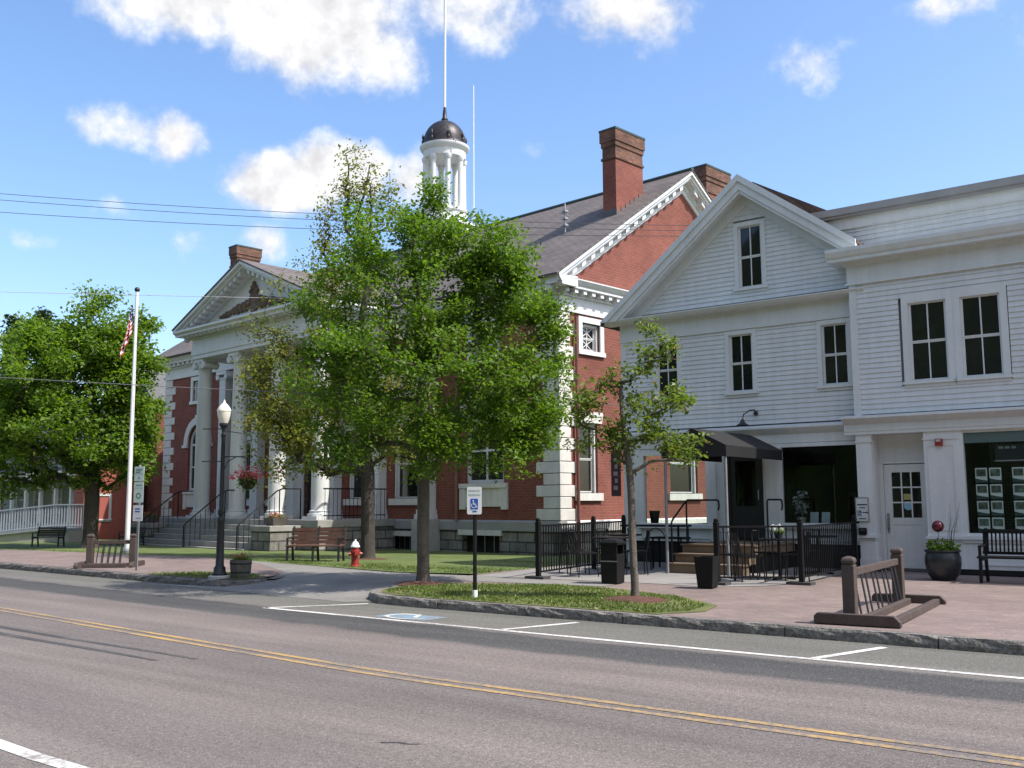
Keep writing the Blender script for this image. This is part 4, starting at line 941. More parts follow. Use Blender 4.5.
# portico entablature, soffit, pediment
g = MB(FRONT); P0, P1, PV = cols[0]-.33, cols[-1]+.33, 2.66
for (d, z0, z1) in ((0, CT, CT+.14), (.03, CT+.14, CT+.3), (-.0, CT+.3, CT+.68), (.06, CT+.68, CT+.74)):
    g.box(P0-d, P1+d, PV-.72, PV+d, z0+.0005, z1); g.box(P0-d, P0+.72, .05, PV-.72, z0+.0005, z1); g.box(P1-.72, P1+d, .05, PV-.72, z0+.0005, z1)
g.box(P0+.72, P1-.72, .05, PV-.72, CT+.4, CT+.45)
g.build('entablature', WHITE, hall)
PE = .5
g = MB(FRONT)
prof = [(0, CT+.8), (PE-.1, CT+.8), (PE-.1, CT+.86), (PE, CT+.92), (PE, CT+.99), (0, CT+1.03)]
g.prism([(P0-PE, PV+o, z) for o, z in prof], (P1-P0+2*PE, 0, 0))
for a_, s_ in ((P0, -1), (P1, 1)): g.prism([(a_+s_*o-(.0), PV-.001, z) for o, z in prof], (0, -PV+.05, 0))
n = 26
for i in range(n+1): x = P0-.1+(P1-P0+.2)*i/n; g.box(x-.06, x+.06, PV-.02, PV+.33, CT+.66+.08, CT+.8)
for a_, s_ in ((P0, -1), (P1, 1)):
    for i in range(7): y = .3+i*.34; x0, x1 = sorted((a_, a_+s_*.33)); g.box(x0, x1, y-.06, y+.06, CT+.741, CT+.8)
g.build('cornice', WHITE, hall)
ZA = 9.42; zb = CT+1.03; hw = (P1-P0)/2+PE; AC = (P0+P1)/2; ks = (ZA-zb)/hw
g = MB(FRONT); g.prism([(P0+.1, PV-.1, zb-.05), (P1-.1, PV-.1, zb-.05), (AC, PV-.1, ZA-.28)], (0, -.2, 0)); g.build('tympanum', WHITE, hall)
g = MB(FRONT)
for s_ in (-1, 1):
    e = AC+s_*hw; zz = lambda a: ZA-ks*abs(a-AC)
    def band(o0, o1, d0, d1): g.prism([(AC, o0, ZA-d0), (e, o0, zz(e)-d0), (e, o0, zz(e)-d1), (AC, o0, ZA-d1)], (0, o1-o0, 0))
    band(PV-.1, PV+PE, 0, .1); band(PV-.1, PV+PE-.1, .1, .2); band(PV-.1, PV+.06, .2, .36)
    for i in range(1, 15):
        a = AC+s_*hw*i/15.5; w = .065; g.prism([(a-w, PV+.06, zz(a-w)-.201), (a+w, PV+.06, zz(a+w)-.201), (a+w, PV+.06, zz(a+w)-.33), (a-w, PV+.06, zz(a-w)-.33)], (0, .28, 0))
g.build('rake_cornice', WHITE, hall)
g = MB(FRONT)
for s_ in (-1, 1):
    e = AC+s_*(hw+.03); g.prism([(AC, PV+PE+.03, ZA+.05), (e, PV+PE+.03, ZA-ks*(hw+.03)+.05), (e, PV+PE+.03, ZA-ks*(hw+.03)+.004), (AC, PV+PE+.03, ZA+.004)], (0, -(PV+PE+.03)-2.9, 0))
pr_ = g.build('portico_roof', SLATE, hall)
# carved relief in the pediment: scroll work round a crest
g = MB(FRONT); rg = random.Random(4)
g.lathe([(.001, 0), (.2, .02), (.26, .06), (.3, 0), (.001, -.02)], (0, 0, 0), 18); g.v = [(AC+v[0], -(PV-.08)-v[2], zb+.5+v[1]*1.25) for v in g.v]
for s_ in (-1, 1):
    for k_ in range(22):
        t = k_/21; x = AC+s_*(.3+1.75*t); z = zb+.2+.32*(1-t)*(.6+.4*math.sin(k_*2.1))+.06; r = .12*(1-.6*t)+.03
        g.ball((x, PV-.07, z), r*rg.uniform(.7, 1.2), 8, .8)
    g.tube([(AC+s_*(.25+.17*i), PV-.06, zb+.2+.3*(1-i/11)+.1*math.sin(i*1.3)) for i in range(12)], [.06*(1-.06*i) for i in range(12)], 6)
for k_ in range(5): g.ball((AC+(k_-2)*.09, PV-.07, zb+.86+.12*(2-abs(k_-2))), .09, 8)
g.build('carved_relief', GOLD, hall, True)
# cupola
CX, CV = -11.08, VR
g = MB(); g.box(-1.35, 1.35, -1.35, 1.35, 11.2, 12.3); g.box(-1.45, 1.45, -1.45, 1.45, 12.3, 12.42)
cup = g.build('cupola', WHITE, hall); cup.location = (CX, -CV, 0); cup.scale = (.74, .74, 1)
def cl(name, prof, mat, n=32, par=None): 
    g = MB(); g.lathe(prof, (0, 0, 0), n); return g.build(name, mat, par or cup, True)
cl('drum', [(1.2, 12.42), (1.2, 12.85), (1.28, 12.87), (1.28, 12.95), (1.1, 12.96), (.2, 12.97)], WHITE)
k0 = None
for i in range(8):
    t = 2*math.pi*(i+.3)/8
    if k0 is None:
        g = MB(); h = 2.12; g.lathe([(.2, 0), (.2, .06), (.165, .09)]+[(.16-.02*j/8, .09+(h-.3)*j/8) for j in range(9)]+[(.17, h-.18), (.21, h-.06), (.21, h)], (0, 0, 0), 14); k0 = g.build('cupola_column', WHITE, cup, True); c = k0
    else: c = k0.copy(); COL.objects.link(c)
    c.location = (1.02*math.cos(t), 1.02*math.sin(t), 12.96)
# entablature, dome
cl('entablature', [(.9, 15.08), (1.12, 15.08), (1.14, 15.15), (1.15, 15.34), (1.2, 15.37), (1.3, 15.46), (1.33, 15.5), (1.33, 15.57), (1.2, 15.61), (.2, 15.62)], WHITE)
g = MB(); g.lathe([(.9, 15.085), (.2, 15.3)], (0, 0, 0), 24); g.build('ceiling', WHITE, cup)
cl('dome', [(1.26, 15.6), (1.24, 15.66), (1.17, 15.68), (1.16, 15.75)]+[(1.14*math.cos(math.pi/2*i/10), 15.75+.92*math.sin(math.pi/2*i/10)) for i in range(10)]+[(.18, 16.64), (.16, 16.7), (.19, 16.74), (.12, 16.82), (.1, 17.05), (.07, 17.2), (.07, 17.25)], COPPER, 32)
f0_ = None
for i in range(8):
    t = 2*math.pi*(i+.3)/8
    if f0_ is None: g = MB(); g.lathe([(.06, 0), (.08, .08), (.03, .16), (.07, .24), (.05, .32), (.005, .42)], (0, 0, 0), 8); f0_ = g.build('finial', COPPER, cup, True); c = f0_
    else: c = f0_.copy(); COL.objects.link(c)
    c.location = (1.17*math.cos(t), 1.17*math.sin(t), 15.68)
g = MB(); g.tube([(0, 0, 17.2), (0, 0, 23.5)], [.07, .06], 8); g.build('roof_flagpole', WHITEP, cup, True)
ant = thing('antenna_mast', 'thin white antenna mast on the roof ridge right of the cupola', 'antenna', O_B, ANG_B); ant.scale = (KB, KB, KB)
g = MB(FRONT); g.tube([(-9.42, VR, 11.9), (-9.42, VR, 17.65)], [.03, .02], 6); g.build('mast', WHITEP, ant, True)
g = MB(FRONT); g.lathe([(.12, 0), (.12, .05), (.05, .1)], (-9.42, VR, 11.92), 10); g.build('mast_foot', GREYM, ant)

# ------------------------------------------------------------------ buildings far left
ONE = lambda a, o, z: (a, -o, z)
rh = thing('brick_house', 'dark red brick house half hidden between the left maple and the columned hall', 'house', (-22.4, 56, 0), ANG_B)
g = MB(ONE); panels(g, 0, 5.2, 0, 7, 0, .25, [(1.2, 2.2, 1.6, 3.4)]); g.box(0, .25, -8, -.25, 0, 7); g.box(4.95, 5.2, -8, -.25, 0, 7); g.build('wall', BRICK, rh)
g = MB(ONE); g.prism([(-.3, .35, 7), (5.5, .35, 7), (2.6, .35, 9.2)], (0, -8.6, 0)); g.build('roof', ROOFG, rh)
window(rh, ONE, 1.7, 1.62, .9, 1.7, -.04, .1, (1, 1), WHITE)
ax_ = thing('red_annex', 'low sunlit red annex with a white framed window behind the left maple trunk', 'annex', (-18.75, 44, 0), ANG_B)
g = MB(ONE); g.box(-1.0, 0, -2.4, 0, 0, 3.3); g.build('wall', plain('red_siding', (.36, .1, .075), .8, .12, 1.5, streak=.1), ax_)
g = MB(ONE); g.prism([(-1.2, .25, 3.3), (.25, .25, 3.3), (.25, -2.6, 3.9), (-1.2, -2.6, 3.9)], (0, 0, .14)); g.build('roof', ROOFG, ax_)
SX = lambda a, o, z: (o, a, z)
window(ax_, SX, .75, 1.0, .75, 1.0, .0, .11, (0, 1), WHITE)
gh = thing('grey_house', 'grey house with a white posted front porch at the left edge of the photo', 'house', (-19.6, 46.5, 0), rd(-38))
g = MB(ONE); g.box(-12, -3.5, -5, -1.8, 0, 4.6); g.build('wall', GREYH, gh)
g = MB(ONE); g.prism([(-12.4, -1.4, 4.5), (-12.4, -5.4, 4.5), (-12.4, -3.4, 6.6)], (9.2, 0, 0)); g.build('roof', ROOFG, gh)
g = MB(ONE); g.box(-12, 0, -1.8, 0, 0, .75); pf = g.build('porch_floor', GREYR, gh)
g = MB(ONE); g.prism([(-12.2, .25, 2.75), (.2, .25, 2.75), (.2, -1.8, 3.45), (-12.2, -1.8, 3.45)], (0, 0, .1)); g.box(-12.1, .1, -.02, .18, 2.55, 2.749); g.build('porch_roof', ROOFG, gh)
for i in range(9):
    g = MB(ONE); x = -.1-i*1.45; g.box(x-.08, x+.08, -.1, .06, .75, 2.55); g.box(x-.11, x+.11, -.13, .09, 2.44, 2.549); g.build('porch_post', WHITE, gh)
for x in (-4.3, -6.2, -8.1, -10): window(gh, ONE, x, 1.3, .8, 1.2, -1.76, .09, (0, 1), WHITE)
rp = thing('ramp', 'pale grey access ramp with balustrade in front of the grey house', 'ramp', (-17.85, 42, 0), rd(-4))
def rz_(x): return .68 if x > -1.2 else .68-.1*(-1.2-x)
g = MB(ONE)
for x0, x1 in ((-1.2, 0), (-7, -1.2)): g.prism([(x0, .0, rz_(x0)), (x1, .0, rz_(x1)), (x1, .0, rz_(x1)-.1), (x0, .0, rz_(x0)-.1)], (0, 1.3, 0))
g.build('deck', GREYR, rp)
g = MB(ONE); g.prism([(-7, -.05, 0), (0.02, -.05, 0), (.02, -.05, .57), (-1.2, -.05, .57), (-7, -.05, .05)], (0, 0, 0)) if 0 else g.prism([(-5.5, .02, .0), (.02, .02, .0), (.02, .02, .575), (-1.2, .02, .575), (-5.5, .02, .12)], (0, 1.2, 0)); g.build('concrete_base', CONC, rp)
g = MB(ONE)
for o_ in (.03,):
    for x0, x1 in ((-1.2, 0), (-7, -1.2)):
        g.beam((x0, o_, rz_(x0)+.95), (x1, o_, rz_(x1)+.95), .09, .05); g.beam((x0, o_, rz_(x0)+.1), (x1, o_, rz_(x1)+.1), .05, .05)
    for i in range(60): x = -7+7*i/59; g.box(x-.022, x+.022, o_-.02, o_+.02, rz_(x)+.02, rz_(x)+.93)
g.build('balustrade', GREYR, rp)

# ------------------------------------------------------------------ trees
def leaf_mesh(P, size, rg, up=.55):
    n = len(P); L = size*rg.uniform(.5, 1.4, (n, 1))
    nrm = rg.normal(0, 1, (n, 3)); nrm[:, 2] = np.abs(nrm[:, 2])+up; nrm /= np.linalg.norm(nrm, axis=1, keepdims=True)
    d = rg.normal(0, 1, (n, 3)); d[:, 2] -= .35; d -= nrm*(d*nrm).sum(1, keepdims=True); d /= np.linalg.norm(d, axis=1, keepdims=True)
    s = np.cross(nrm, d)
    a = P; b = P+d*L*.45+s*L*.3+nrm*L*.07; c = P+d*L-nrm*L*.08; e = P+d*L*.45-s*L*.3+nrm*L*.07
    V = np.stack([a, b, c, e], 1).reshape(-1, 3); return V
def tree(name, label, base, seed, fork, trunk_r, blobs, n_at, per, size, lmat, bmat, leader=.75, sig=.2, group=None, lean=(0, 0), rot=0, cat='tree', twig=.005, shell=.5):
    """blobs: (x, y, z, rx, ry, rz, weight, leaf share)"""
    rg = np.random.RandomState(seed)
    top = max(b[2]+b[5] for b in blobs)
    pos = []; par = []
    zt = fork+(top-fork)*leader; nt = 14
    for i in range(nt+1):
        t = i/nt; z = zt*t; w = .06*max(0, z-fork*.6)
        pos.append(np.array([lean[0]*t**1.3+w*math.sin(2.1*z+seed)*.5, lean[1]*t**1.3+w*math.cos(1.7*z+seed)*.5, z])); par.append(i-1)
    first = [i for i in range(nt+1) if pos[i][2] >= fork*.92][0]
    w = np.array([b[6] for b in blobs], float); w /= w.sum(); pts = []
    for b, k in zip(blobs, (w*n_at).astype(int)):
        for _ in range(k):
            v = rg.normal(0, 1, 3); v /= np.linalg.norm(v); r = rg.rand()**shell
            pts.append((np.array([b[0]+v[0]*b[3]*r, b[1]+v[1]*b[4]*r, b[2]+v[2]*b[5]*r]), b[7] if len(b) > 7 else 1))
    f0 = pos[first]; pts.sort(key=lambda p: np.linalg.norm(p[0]-f0))
    leafP = []
    for p, share in pts:
        A_ = np.array(pos[first:]); dv = p-A_; d = np.linalg.norm(dv, axis=1)+1e-6
        cost = d*(1+.9*np.maximum(0, -dv[:, 2]/d)+.25*np.maximum(0, .3-dv[:, 2]/d))
        j = int(np.argmin(cost))+first; q = pos[j]; dd = d[j-first]; k = max(1, int(dd/.3)); prev = j
        bow = np.array([rg.normal(0, .06), rg.normal(0, .06), .1])*dd
        for i in range(1, k+1):
            t = i/k; pos.append(q+(p-q)*t+bow*math.sin(math.pi*t)+rg.normal(0, .02, 3)*(i < k)); par.append(prev); prev = len(pos)-1
        m_ = max(0, int(per*share*rg.uniform(.6, 1.4)))
        if m_:
            t = rg.uniform(.25, 1.1, (m_, 1))
            leafP.append(q+(p-q)*t*np.ones((1, 3))*1.0+np.clip(rg.normal(0, 1, (m_, 3)), -1.9, 1.9)*np.array([sig, sig, sig*.7]) if dd < .9 else p-(p-q)/dd*rg.uniform(-.1, .7, (m_, 1))+np.clip(rg.normal(0, 1, (m_, 3)), -1.9, 1.9)*np.array([sig, sig, sig*.7]))
    n = len(pos); rad = np.zeros(n); 
    for i in range(n-1, 0, -1):
        rad[i] = max(rad[i], twig**2.3); rad[par[i]] += rad[i]
    rad = rad**(1/2.3); rad *= 1.0
    k_ = trunk_r/rad[0]; rad = np.where(rad > twig*1.01, twig+(rad-twig)*(trunk_r-twig)/(rad[0]-twig), twig)
    t = thing(name, label, cat, base, rot, group)
    g = MB()
    for i in range(1, n):
        a, b = Vector(pos[par[i]]), Vector(pos[i]); r1 = rad[i]; r0_ = rad[par[i]] if i <= nt else min(rad[par[i]], r1*1.35)
        if (b-a).length < 1e-4: continue
        g.tube([a, b+(b-a)*.02], [r0_, r1], 9 if i <= nt else (6 if r1 > .02 else 3), False)
    # root flare
    g.lathe([(trunk_r*1.5, -.05), (trunk_r*1.22, .05), (trunk_r*1.05, .18), (trunk_r*.97, .4)], (0, 0, 0), 12)
    g.build('trunk', bmat, t, True, fix=False)
    V = leaf_mesh(np.concatenate(leafP), size, rg); nl = len(V)//4
    me = bpy.data.meshes.new('crown'); me.vertices.add(len(V)); me.vertices.foreach_set('co', V.astype(np.float32).ravel())
    me.loops.add(nl*4); me.loops.foreach_set('vertex_index', np.arange(nl*4, dtype=np.int32)); me.polygons.add(nl); me.polygons.foreach_set('loop_start', np.arange(0, nl*4, 4, dtype=np.int32))
    try: me.polygons.foreach_set('loop_total', np.full(nl, 4, dtype=np.int32))
    except Exception: pass
    me.update(calc_edges=True); me.validate(); me.materials.append(lmat)
    c = bpy.data.objects.new('crown', me); COL.objects.link(c); c.parent = t
    return t
tree('ash_tree', 'large bright green street tree in the kerb strip beside the accessible parking sign', (-1.65, 18.65, .13), 11, 1.9, .115,
     [(0, 0, 4.6, 2.5, 2.3, 2.7, 3.4), (1.5, 0, 4.2, 1.35, 1.5, 1.8, 1.6), (-1.4, .2, 4.3, 1.5, 1.5, 1.8, 1.3), (1.75, -.3, 2.65, .85, 1, .8, .8), (2.3, 0, 3.6, .5, .6, .8, .4), (-1.4, 0, 2.6, 1.1, 1, .7, .45), (.3, -.8, 2.55, .9, .6, .6, .5), (2.0, 0, 5.0, .7, .8, .7, .4), (1.3, 0, 6.1, .9, 1.0, .7, .6), (-1.0, 0, 6.2, 1.1, 1.0, .9, .6), (.1, 0, 7.1, .75, .8, .55, .3), (.55, 0, 6.2, .9, .8, .8, .6), (1.5, 0, 5.6, .9, .9, .6, .4)], 500, 150, .08, LEAF1, BARK, .85, .145, lean=(-.1, 0), twig=.006, shell=.55)
tree('olive_tree', 'tall thin olive leaved tree with bare upper twigs behind the red hydrant', (-3.91, 27.32, .06), 23, 2.4, .19,
     [(-.6, 0, 5.2, 2.4, 2.3, 2.9, 3, 1), (-.4, 0, 8.9, 1.5, 1.3, 2.0, 1.8, .26), (-.3, 0, 10.6, .7, .7, 1.3, .7, .2), (-.7, 0, 10.4, .09, .09, 1.5, .5, .3), (-.05, .1, 10.1, .09, .09, 1.4, .45, .3), (.5, 0, 9.7, .1, .1, 1.3, .45, .3), (-1.25, 0, 9.3, .12, .1, 1.2, .45, .3), (1.1, 0, 8.8, .12, .1, 1.1, .4, .3), (-2.0, 0, 3.5, 1.6, 1.4, 1.7, 2.4, .9), (-2.8, -.2, 5.2, 1.0, 1, 1.8, 1.4, .7), (.9, 0, 3.8, 1.2, 1.2, 1.5, 1.0, .9), (-1.2, 0, 7.6, 1.6, 1.4, 1.2, 1.0, .55)], 560, 76, .1, LEAF2, BARKD, .9, .19, lean=(-.3, 0), twig=.007, shell=.55)
tree('maple_tree', 'broad dark green maple behind the flagpole at the left of the photo', (-14.61, 34.96, .18), 37, 1.9, .25,
     [(-.6, 0, 4.9, 3.1, 3.0, 3.1, 3), (.1, 0, 7.5, 1.7, 1.8, 1.6, 1.2), (1.3, 0, 3.9, 1.3, 1.5, 2.0, 1.0), (-2.7, 0, 4.0, 2.0, 2.0, 2.4, 1.6), (-1.7, 0, 6.9, 1.6, 1.6, 1.2, .8), (1.0, -.5, 6.2, 1.1, 1.2, 1.2, .6)], 520, 110, .15, LEAF3, BARKD, .8, .22, twig=.008, shell=.5)
tree('young_tree', 'slender young tree with sparse foliage in a mulch bed before the gable house', (1.86, 15.53, .13), 5, 1.5, .058,
     [(-.75, 0, 3.1, .33, .35, .3, 1.1), (-.4, .1, 3.3, .32, .3, .26, .8), (-.8, 0, 2.75, .25, .3, .2, .5), (.42, 0, 3.85, .36, .3, .26, 1), (.1, 0, 3.5, .3, .3, .25, .7), (.72, 0, 3.1, .38, .35, .3, 1.3), (.72, 0, 2.35, .38, .35, .32, 1.5), (-.3, 0, 2.6, .38, .35, .28, .9), (.15, 0, 2.95, .38, .35, .38, 1.2), (.32, 0, 4.25, .2, .2, .2, .4), (-.1, .1, 2.2, .32, .3, .3, .8), (.3, -.1, 2.5, .34, .3, .32, .9), (-.75, 0, 2.35, .25, .3, .18, .35)], 150, 34, .075, LEAF4, BARK, .62, .085, lean=(-.12, 0), twig=.004)
for i, (x, y, h, r_) in enumerate(((-46.5, 92, 19.6, 2.6), (-44.2, 93, 20.3, 2.3), (-43.2, 95, 20.2, 2.0), (-48.5, 97, 20.5, 3.0))):
    tree('conifer', 'dark distant conifer tips rising behind the left maple', (x, y, 0), 50+i, 2.5, .25, [(0, 0, 5, r_, r_, 3, 1), (0, 0, 9, r_*.75, r_*.75, 3, 1), (0, 0, 13, r_*.5, r_*.5, 3, .9), (0, 0, h-3, r_*.25, r_*.25, 3, .8)], 200, 40, .4, NEEDLE, BARKD, .98, .35, group='conifers behind the left maple')
for i, (x, y, h) in enumerate(((-36, 74, 11), (-30, 78, 10), (-42, 70, 11))):
    tree('background_tree', 'leafy tree behind the grey house at the far left', (x, y, 0), 70+i, 2, .25, [(0, 0, h*.6, 3.8, 3.5, h*.38, 1), (-1.5, 0, h*.45, 3, 3, h*.3, .8), (1.6, 0, h*.5, 2.8, 3, h*.3, .8)], 200, 55, .4, FARLEAF, BARKD, .8, .5, group='trees behind the grey house')

# ------------------------------------------------------------------ street furniture
# street lamp
def at(px, py, *a): pass
lamp = thing('street_lamp', 'black street lamp post with a cream acorn globe and side brackets', 'street lamp', (-5.87, 20.3, .16), 0)
lamp.scale = (.88, .88, 1.03)
g = MB(); g.lathe([(.25, -.1), (.25, .02), (.22, .035)], (0, 0, 0), 18); g.build('pad', CONC, lamp)
g = MB(); g.lathe([(.17, .03), (.17, .07), (.14, .1), (.13, .18), (.095, .22), (.085, .6), (.08, 1.05), (.09, 1.08), (.09, 1.12), (.055, 1.17), (.045, 2.7), (.055, 2.72), (.055, 2.78), (.036, 2.8), (.04, 2.86), (.08, 2.93), (.1, 2.95), (.1, 2.99), (.05, 3.0)], (0, 0, 0), 14, .2); g.build('post', IRON, lamp, True)
g = MB(); g.lathe([(.085, 2.98), (.115, 3.04), (.145, 3.14), (.155, 3.22), (.162, 3.225), (.162, 3.25), (.14, 3.29), (.1, 3.34), (.055, 3.38), (.03, 3.4), (.022, 3.43), (.006, 3.46)], (0, 0, 0), 20); g.build('globe', LAMPG, lamp, True)
g = MB(); g.tube([(.03, 0, 2.33), (.5, 0, 2.33), (.53, 0, 2.3)], .014, 6); g.tube([(.05, 0, 2.1), (.12, 0, 2.24), (.3, 0, 2.32)], .01, 6); g.build('bracket', IRON, lamp, True)
for z, x in ((2.88, -.46), (2.24, -.46)): g = MB(); g.tube([(-.04, 0, z), (x, 0, z)], .011, 6); g.ball((x, 0, z), .018, 6); g.build('banner_rod', IRON, lamp, True)
g = MB(); g.tube([(.04, 0, 2.84), (.42, .0, 2.79)], .009, 6); g.build('banner_rod', IRON, lamp, True)
g = MB(); g.box(-.05, .05, -.085, -.03, 1.2, 1.3) ; g.lathe([(.075, 1.2), (.075, 1.26)], (0, 0, 0), 12); g.build('collar', IRON, lamp)
def foliage(name, parent, pts_fn, n, size, mat, seed, up=.4):
    rg = np.random.RandomState(seed); P = np.array([pts_fn(rg) for _ in range(n)]); V = leaf_mesh(P, size, rg, up)
    g = MB(); g.add([tuple(v) for v in V], [(4*i, 4*i+1, 4*i+2, 4*i+3) for i in range(n)]); return g.build(name, mat, parent, fix=False)
def dome_pts(cx, cy, cz, rx, rz, zmin=-1):
    def f(rg):
        v = rg.normal(0, 1, 3); v /= np.linalg.norm(v); v[2] = max(zmin, v[2]); r = rg.rand()**.4; return np.array([cx+v[0]*rx*r, cy+v[1]*rx*r, cz+v[2]*rz*r])
    return f
hb = thing('hanging_basket', 'hanging flower basket of red blooms on the street lamp bracket', 'flower basket', (-5.34, 20.3, 2.06), 0)
g = MB(); g.lathe([(.02, -.17), (.1, -.14), (.16, -.05), (.18, .04), (.16, .05)], (0, 0, 0), 14); g.build('basket', plain('moss_basket', (.03, .035, .018), .95, .4, 12, .01), hb)
g = MB(); [g.tube([(.16*math.cos(t), .16*math.sin(t), .04), (0, 0, .44)], .004, 4, False) for t in (0, 2.1, 4.2)]; g.build('chain', IRON, hb)
foliage('leaves', hb, dome_pts(0, 0, .0, .22, .2), 420, .06, LEAF3, 1); foliage('petals', hb, lambda rg: np.array([rg.normal(0, .19), rg.normal(0, .16), .06+abs(rg.normal(0, .1))]), 330, .055, FLOWER, 2)
tb = thing('barrel_planter', 'half barrel planter of small red flowers beside the lamp post', 'planter', (-5.65, 20.95, .15), 0); tb.location = (-5.46, 20.35, .155); tb.scale = (.9, .9, .86)
g = MB(); g.lathe([(.2, 0), (.23, .2), (.24, .4), (.22, .4), (.21, .34)], (0, 0, 0), 18); tbb = g.build('barrel', TUBW, tb)
for z, r_ in ((.1, .222), (.3, .242)): g = MB(); g.lathe([(r_, z), (r_+.004, z+.005), (r_+.006, z+.03), (r_, z+.035)], (0, 0, 0), 18); g.build('hoop', IRON, tbb)
g = MB(); g.lathe([(.215, .33), (.2, .36), (.02, .38)], (0, 0, 0), 14); g.build('soil', MULCH, tb)
foliage('leaves', tb, dome_pts(0, 0, .42, .2, .1, -.2), 160, .06, LEAF3, 3); foliage('petals', tb, lambda rg: np.array([rg.normal(0, .1), rg.normal(0, .1), .48+rg.normal(0, .04)]), 70, .05, FLOWER, 4)
# hydrant
hy = thing('fire_hydrant', 'red fire hydrant with a white bonnet on the lawn by the bench', 'hydrant', (-3.66, 23.5, .15), .5); hy.scale = (.84, .84, .85)
g = MB(); g.lathe([(.16, -.05), (.16, .03), (.12, .05), (.11, .1), (.1, .38), (.14, .39), (.14, .43), (.11, .44), (.105, .53)], (0, 0, 0), 16); g.build('barrel', REDP, hy, True)
g = MB(); g.lathe([(.13, .53), (.13, .56), (.105, .58), (.09, .64), (.05, .68), (.03, .69), (.03, .74)], (0, 0, 0), 16); g.build('bonnet', WHITEP, hy, True)
for ax, r_, l_ in (((1, 0), .05, .18), ((-1, 0), .05, .18), ((0, -1), .07, .17)):
    g = MB(); g.tube([(ax[0]*.08, ax[1]*.08, .35), (ax[0]*l_, ax[1]*l_, .35)], r_, 10); g.tube([(ax[0]*l_, ax[1]*l_, .35), (ax[0]*(l_+.03), ax[1]*(l_+.03), .35)], .02, 6); g.build('nozzle', REDP, hy, True)
# benches
def bench(name, label, loc, rz, slat, frame, width=1.6, group=None, vertical=False):
    t = thing(name, label, 'bench', loc, rz, group)
    g = MB()
    for i in range(4): y = -.42+.12*i; g.box(-width/2, width/2, y, y+.09, .42, .455)
    g.build('seat', slat, t, bevel=.006)
    g = MB()
    if vertical:
        g.beam((-width/2, .1, .88), (width/2, .1, .88), .05, .06); g.beam((-width/2, .06, .5), (width/2, .06, .5), .04, .05); n = int(width/.065)
        for i in range(n+1): x = -width/2+.02+(width-.04)*i/n; g.beam((x, .06, .5), (x, .1, .88), .028, .012)
    else:
        for i in range(4): z = .52+.105*i; y = .05+.035*i; g.beam((-width/2, y, z), (width/2, y, z), .03, .085)
    g.build('backrest', slat, t)
    for s_ in ((-1, 1) if slat is not WOODR else (-1, 0, 1)):
        x = s_*(width/2-.05)
        g = MB(); g.beam((x, -.4, 0), (x, -.38, .42), .05, .05); g.beam((x, -.4, .4), (x, .06, .4), .05, .045); g.beam((x, .1, 0), (x, .03, .42), .05, .05); g.beam((x, .03, .4), (x, .16, .92), .045, .04)
        if s_: g.beam((x, -.4, .62), (x, .07, .64), .055, .035); g.beam((x, -.39, .4), (x, -.39, .63), .045, .04)
        g.build('leg_frame', frame, t)
    return t
bench('park_bench', 'brown wooden slat bench on the lawn before the portico podium', (-5.08, 26.3, .1), rd(-6), WOODR, IRON, 1.45)
bb = bench('black_bench', 'black metal bench under the listing window at the right edge of the photo', AX(2.52, 1.5, .19), ANG_A, BLACK, BLACK, 1.62, vertical=True)
bench('metal_bench', 'dark metal bench on the grass in front of the grey ramp', (-16.2, 35.4, .18), rd(-4), IRON, IRON, 1.2).scale = (.85, .8, .75)
bench('metal_bench', 'dark metal bench on the grass beside the left end of the hall steps', (-14.0, 37.4, .12), rd(-35), IRON, IRON, 1.3).scale = (.8, .8, .75)
# bike racks
def rack(label, loc, rz, L, hgt=.86, sc=1):
    t = thing('bike_rack', label, 'bike rack', loc, rz, 'timber bike racks')
    for y in (0, L):
        g = MB(); g.box(-.075, .075, y-.075, y+.075, .0, hgt); g.lathe([(.08, hgt), (.105, hgt+.02), (.11, hgt+.05), (.095, hgt+.08), (.02, hgt+.1)], (0, y, 0), 4, math.pi/4); g.build('post', WOODB, t, bevel=.012)
        g = MB(); g.prism([(-.4, y-.0, .0), (.6, y, 0), (.6, y, .06), (.53, y, .13), (-.36, y, .13), (-.4, y, .09)], (0, -.09 if y == 0 else .09, 0))
        o = g.build('foot', WOODB, t, bevel=.01); o.location.y = -.087 if y == 0 else .087
    g = MB(); g.beam((0, .08, hgt-.1), (0, L-.08, hgt-.1), .06, .09); g.build('top_rail', WOODB, t, bevel=.008)
    for x, z in ((.12, .045), (.5, .05)): g = MB(); g.beam((x, .0, z), (x, L, z), .08, .09); g.build('floor_rail', WOODB, t, bevel=.008)
    n = 9; g = MB()
    for i in range(n):
        y = .22+(L-.44)*i/(n-1)+(.04*min(1, L/2) if i % 2 else -.02)
        g.tube([(.0, y, hgt-.12), (.09, y-.05*min(1, L/2), .08)], .013, 6, False)
    g.build('rods', IRON, t)
    return t
rack('brown timber bike rack at the kerb on the right, nearest the camera', AX(1.74, 8.42, .14), ANG_A+.085, 2.7, .7)
r2 = rack('brown timber bike rack beside the flagpole on the left', (-10.1, 24.2, .14), rd(-86), 1.0, .68)
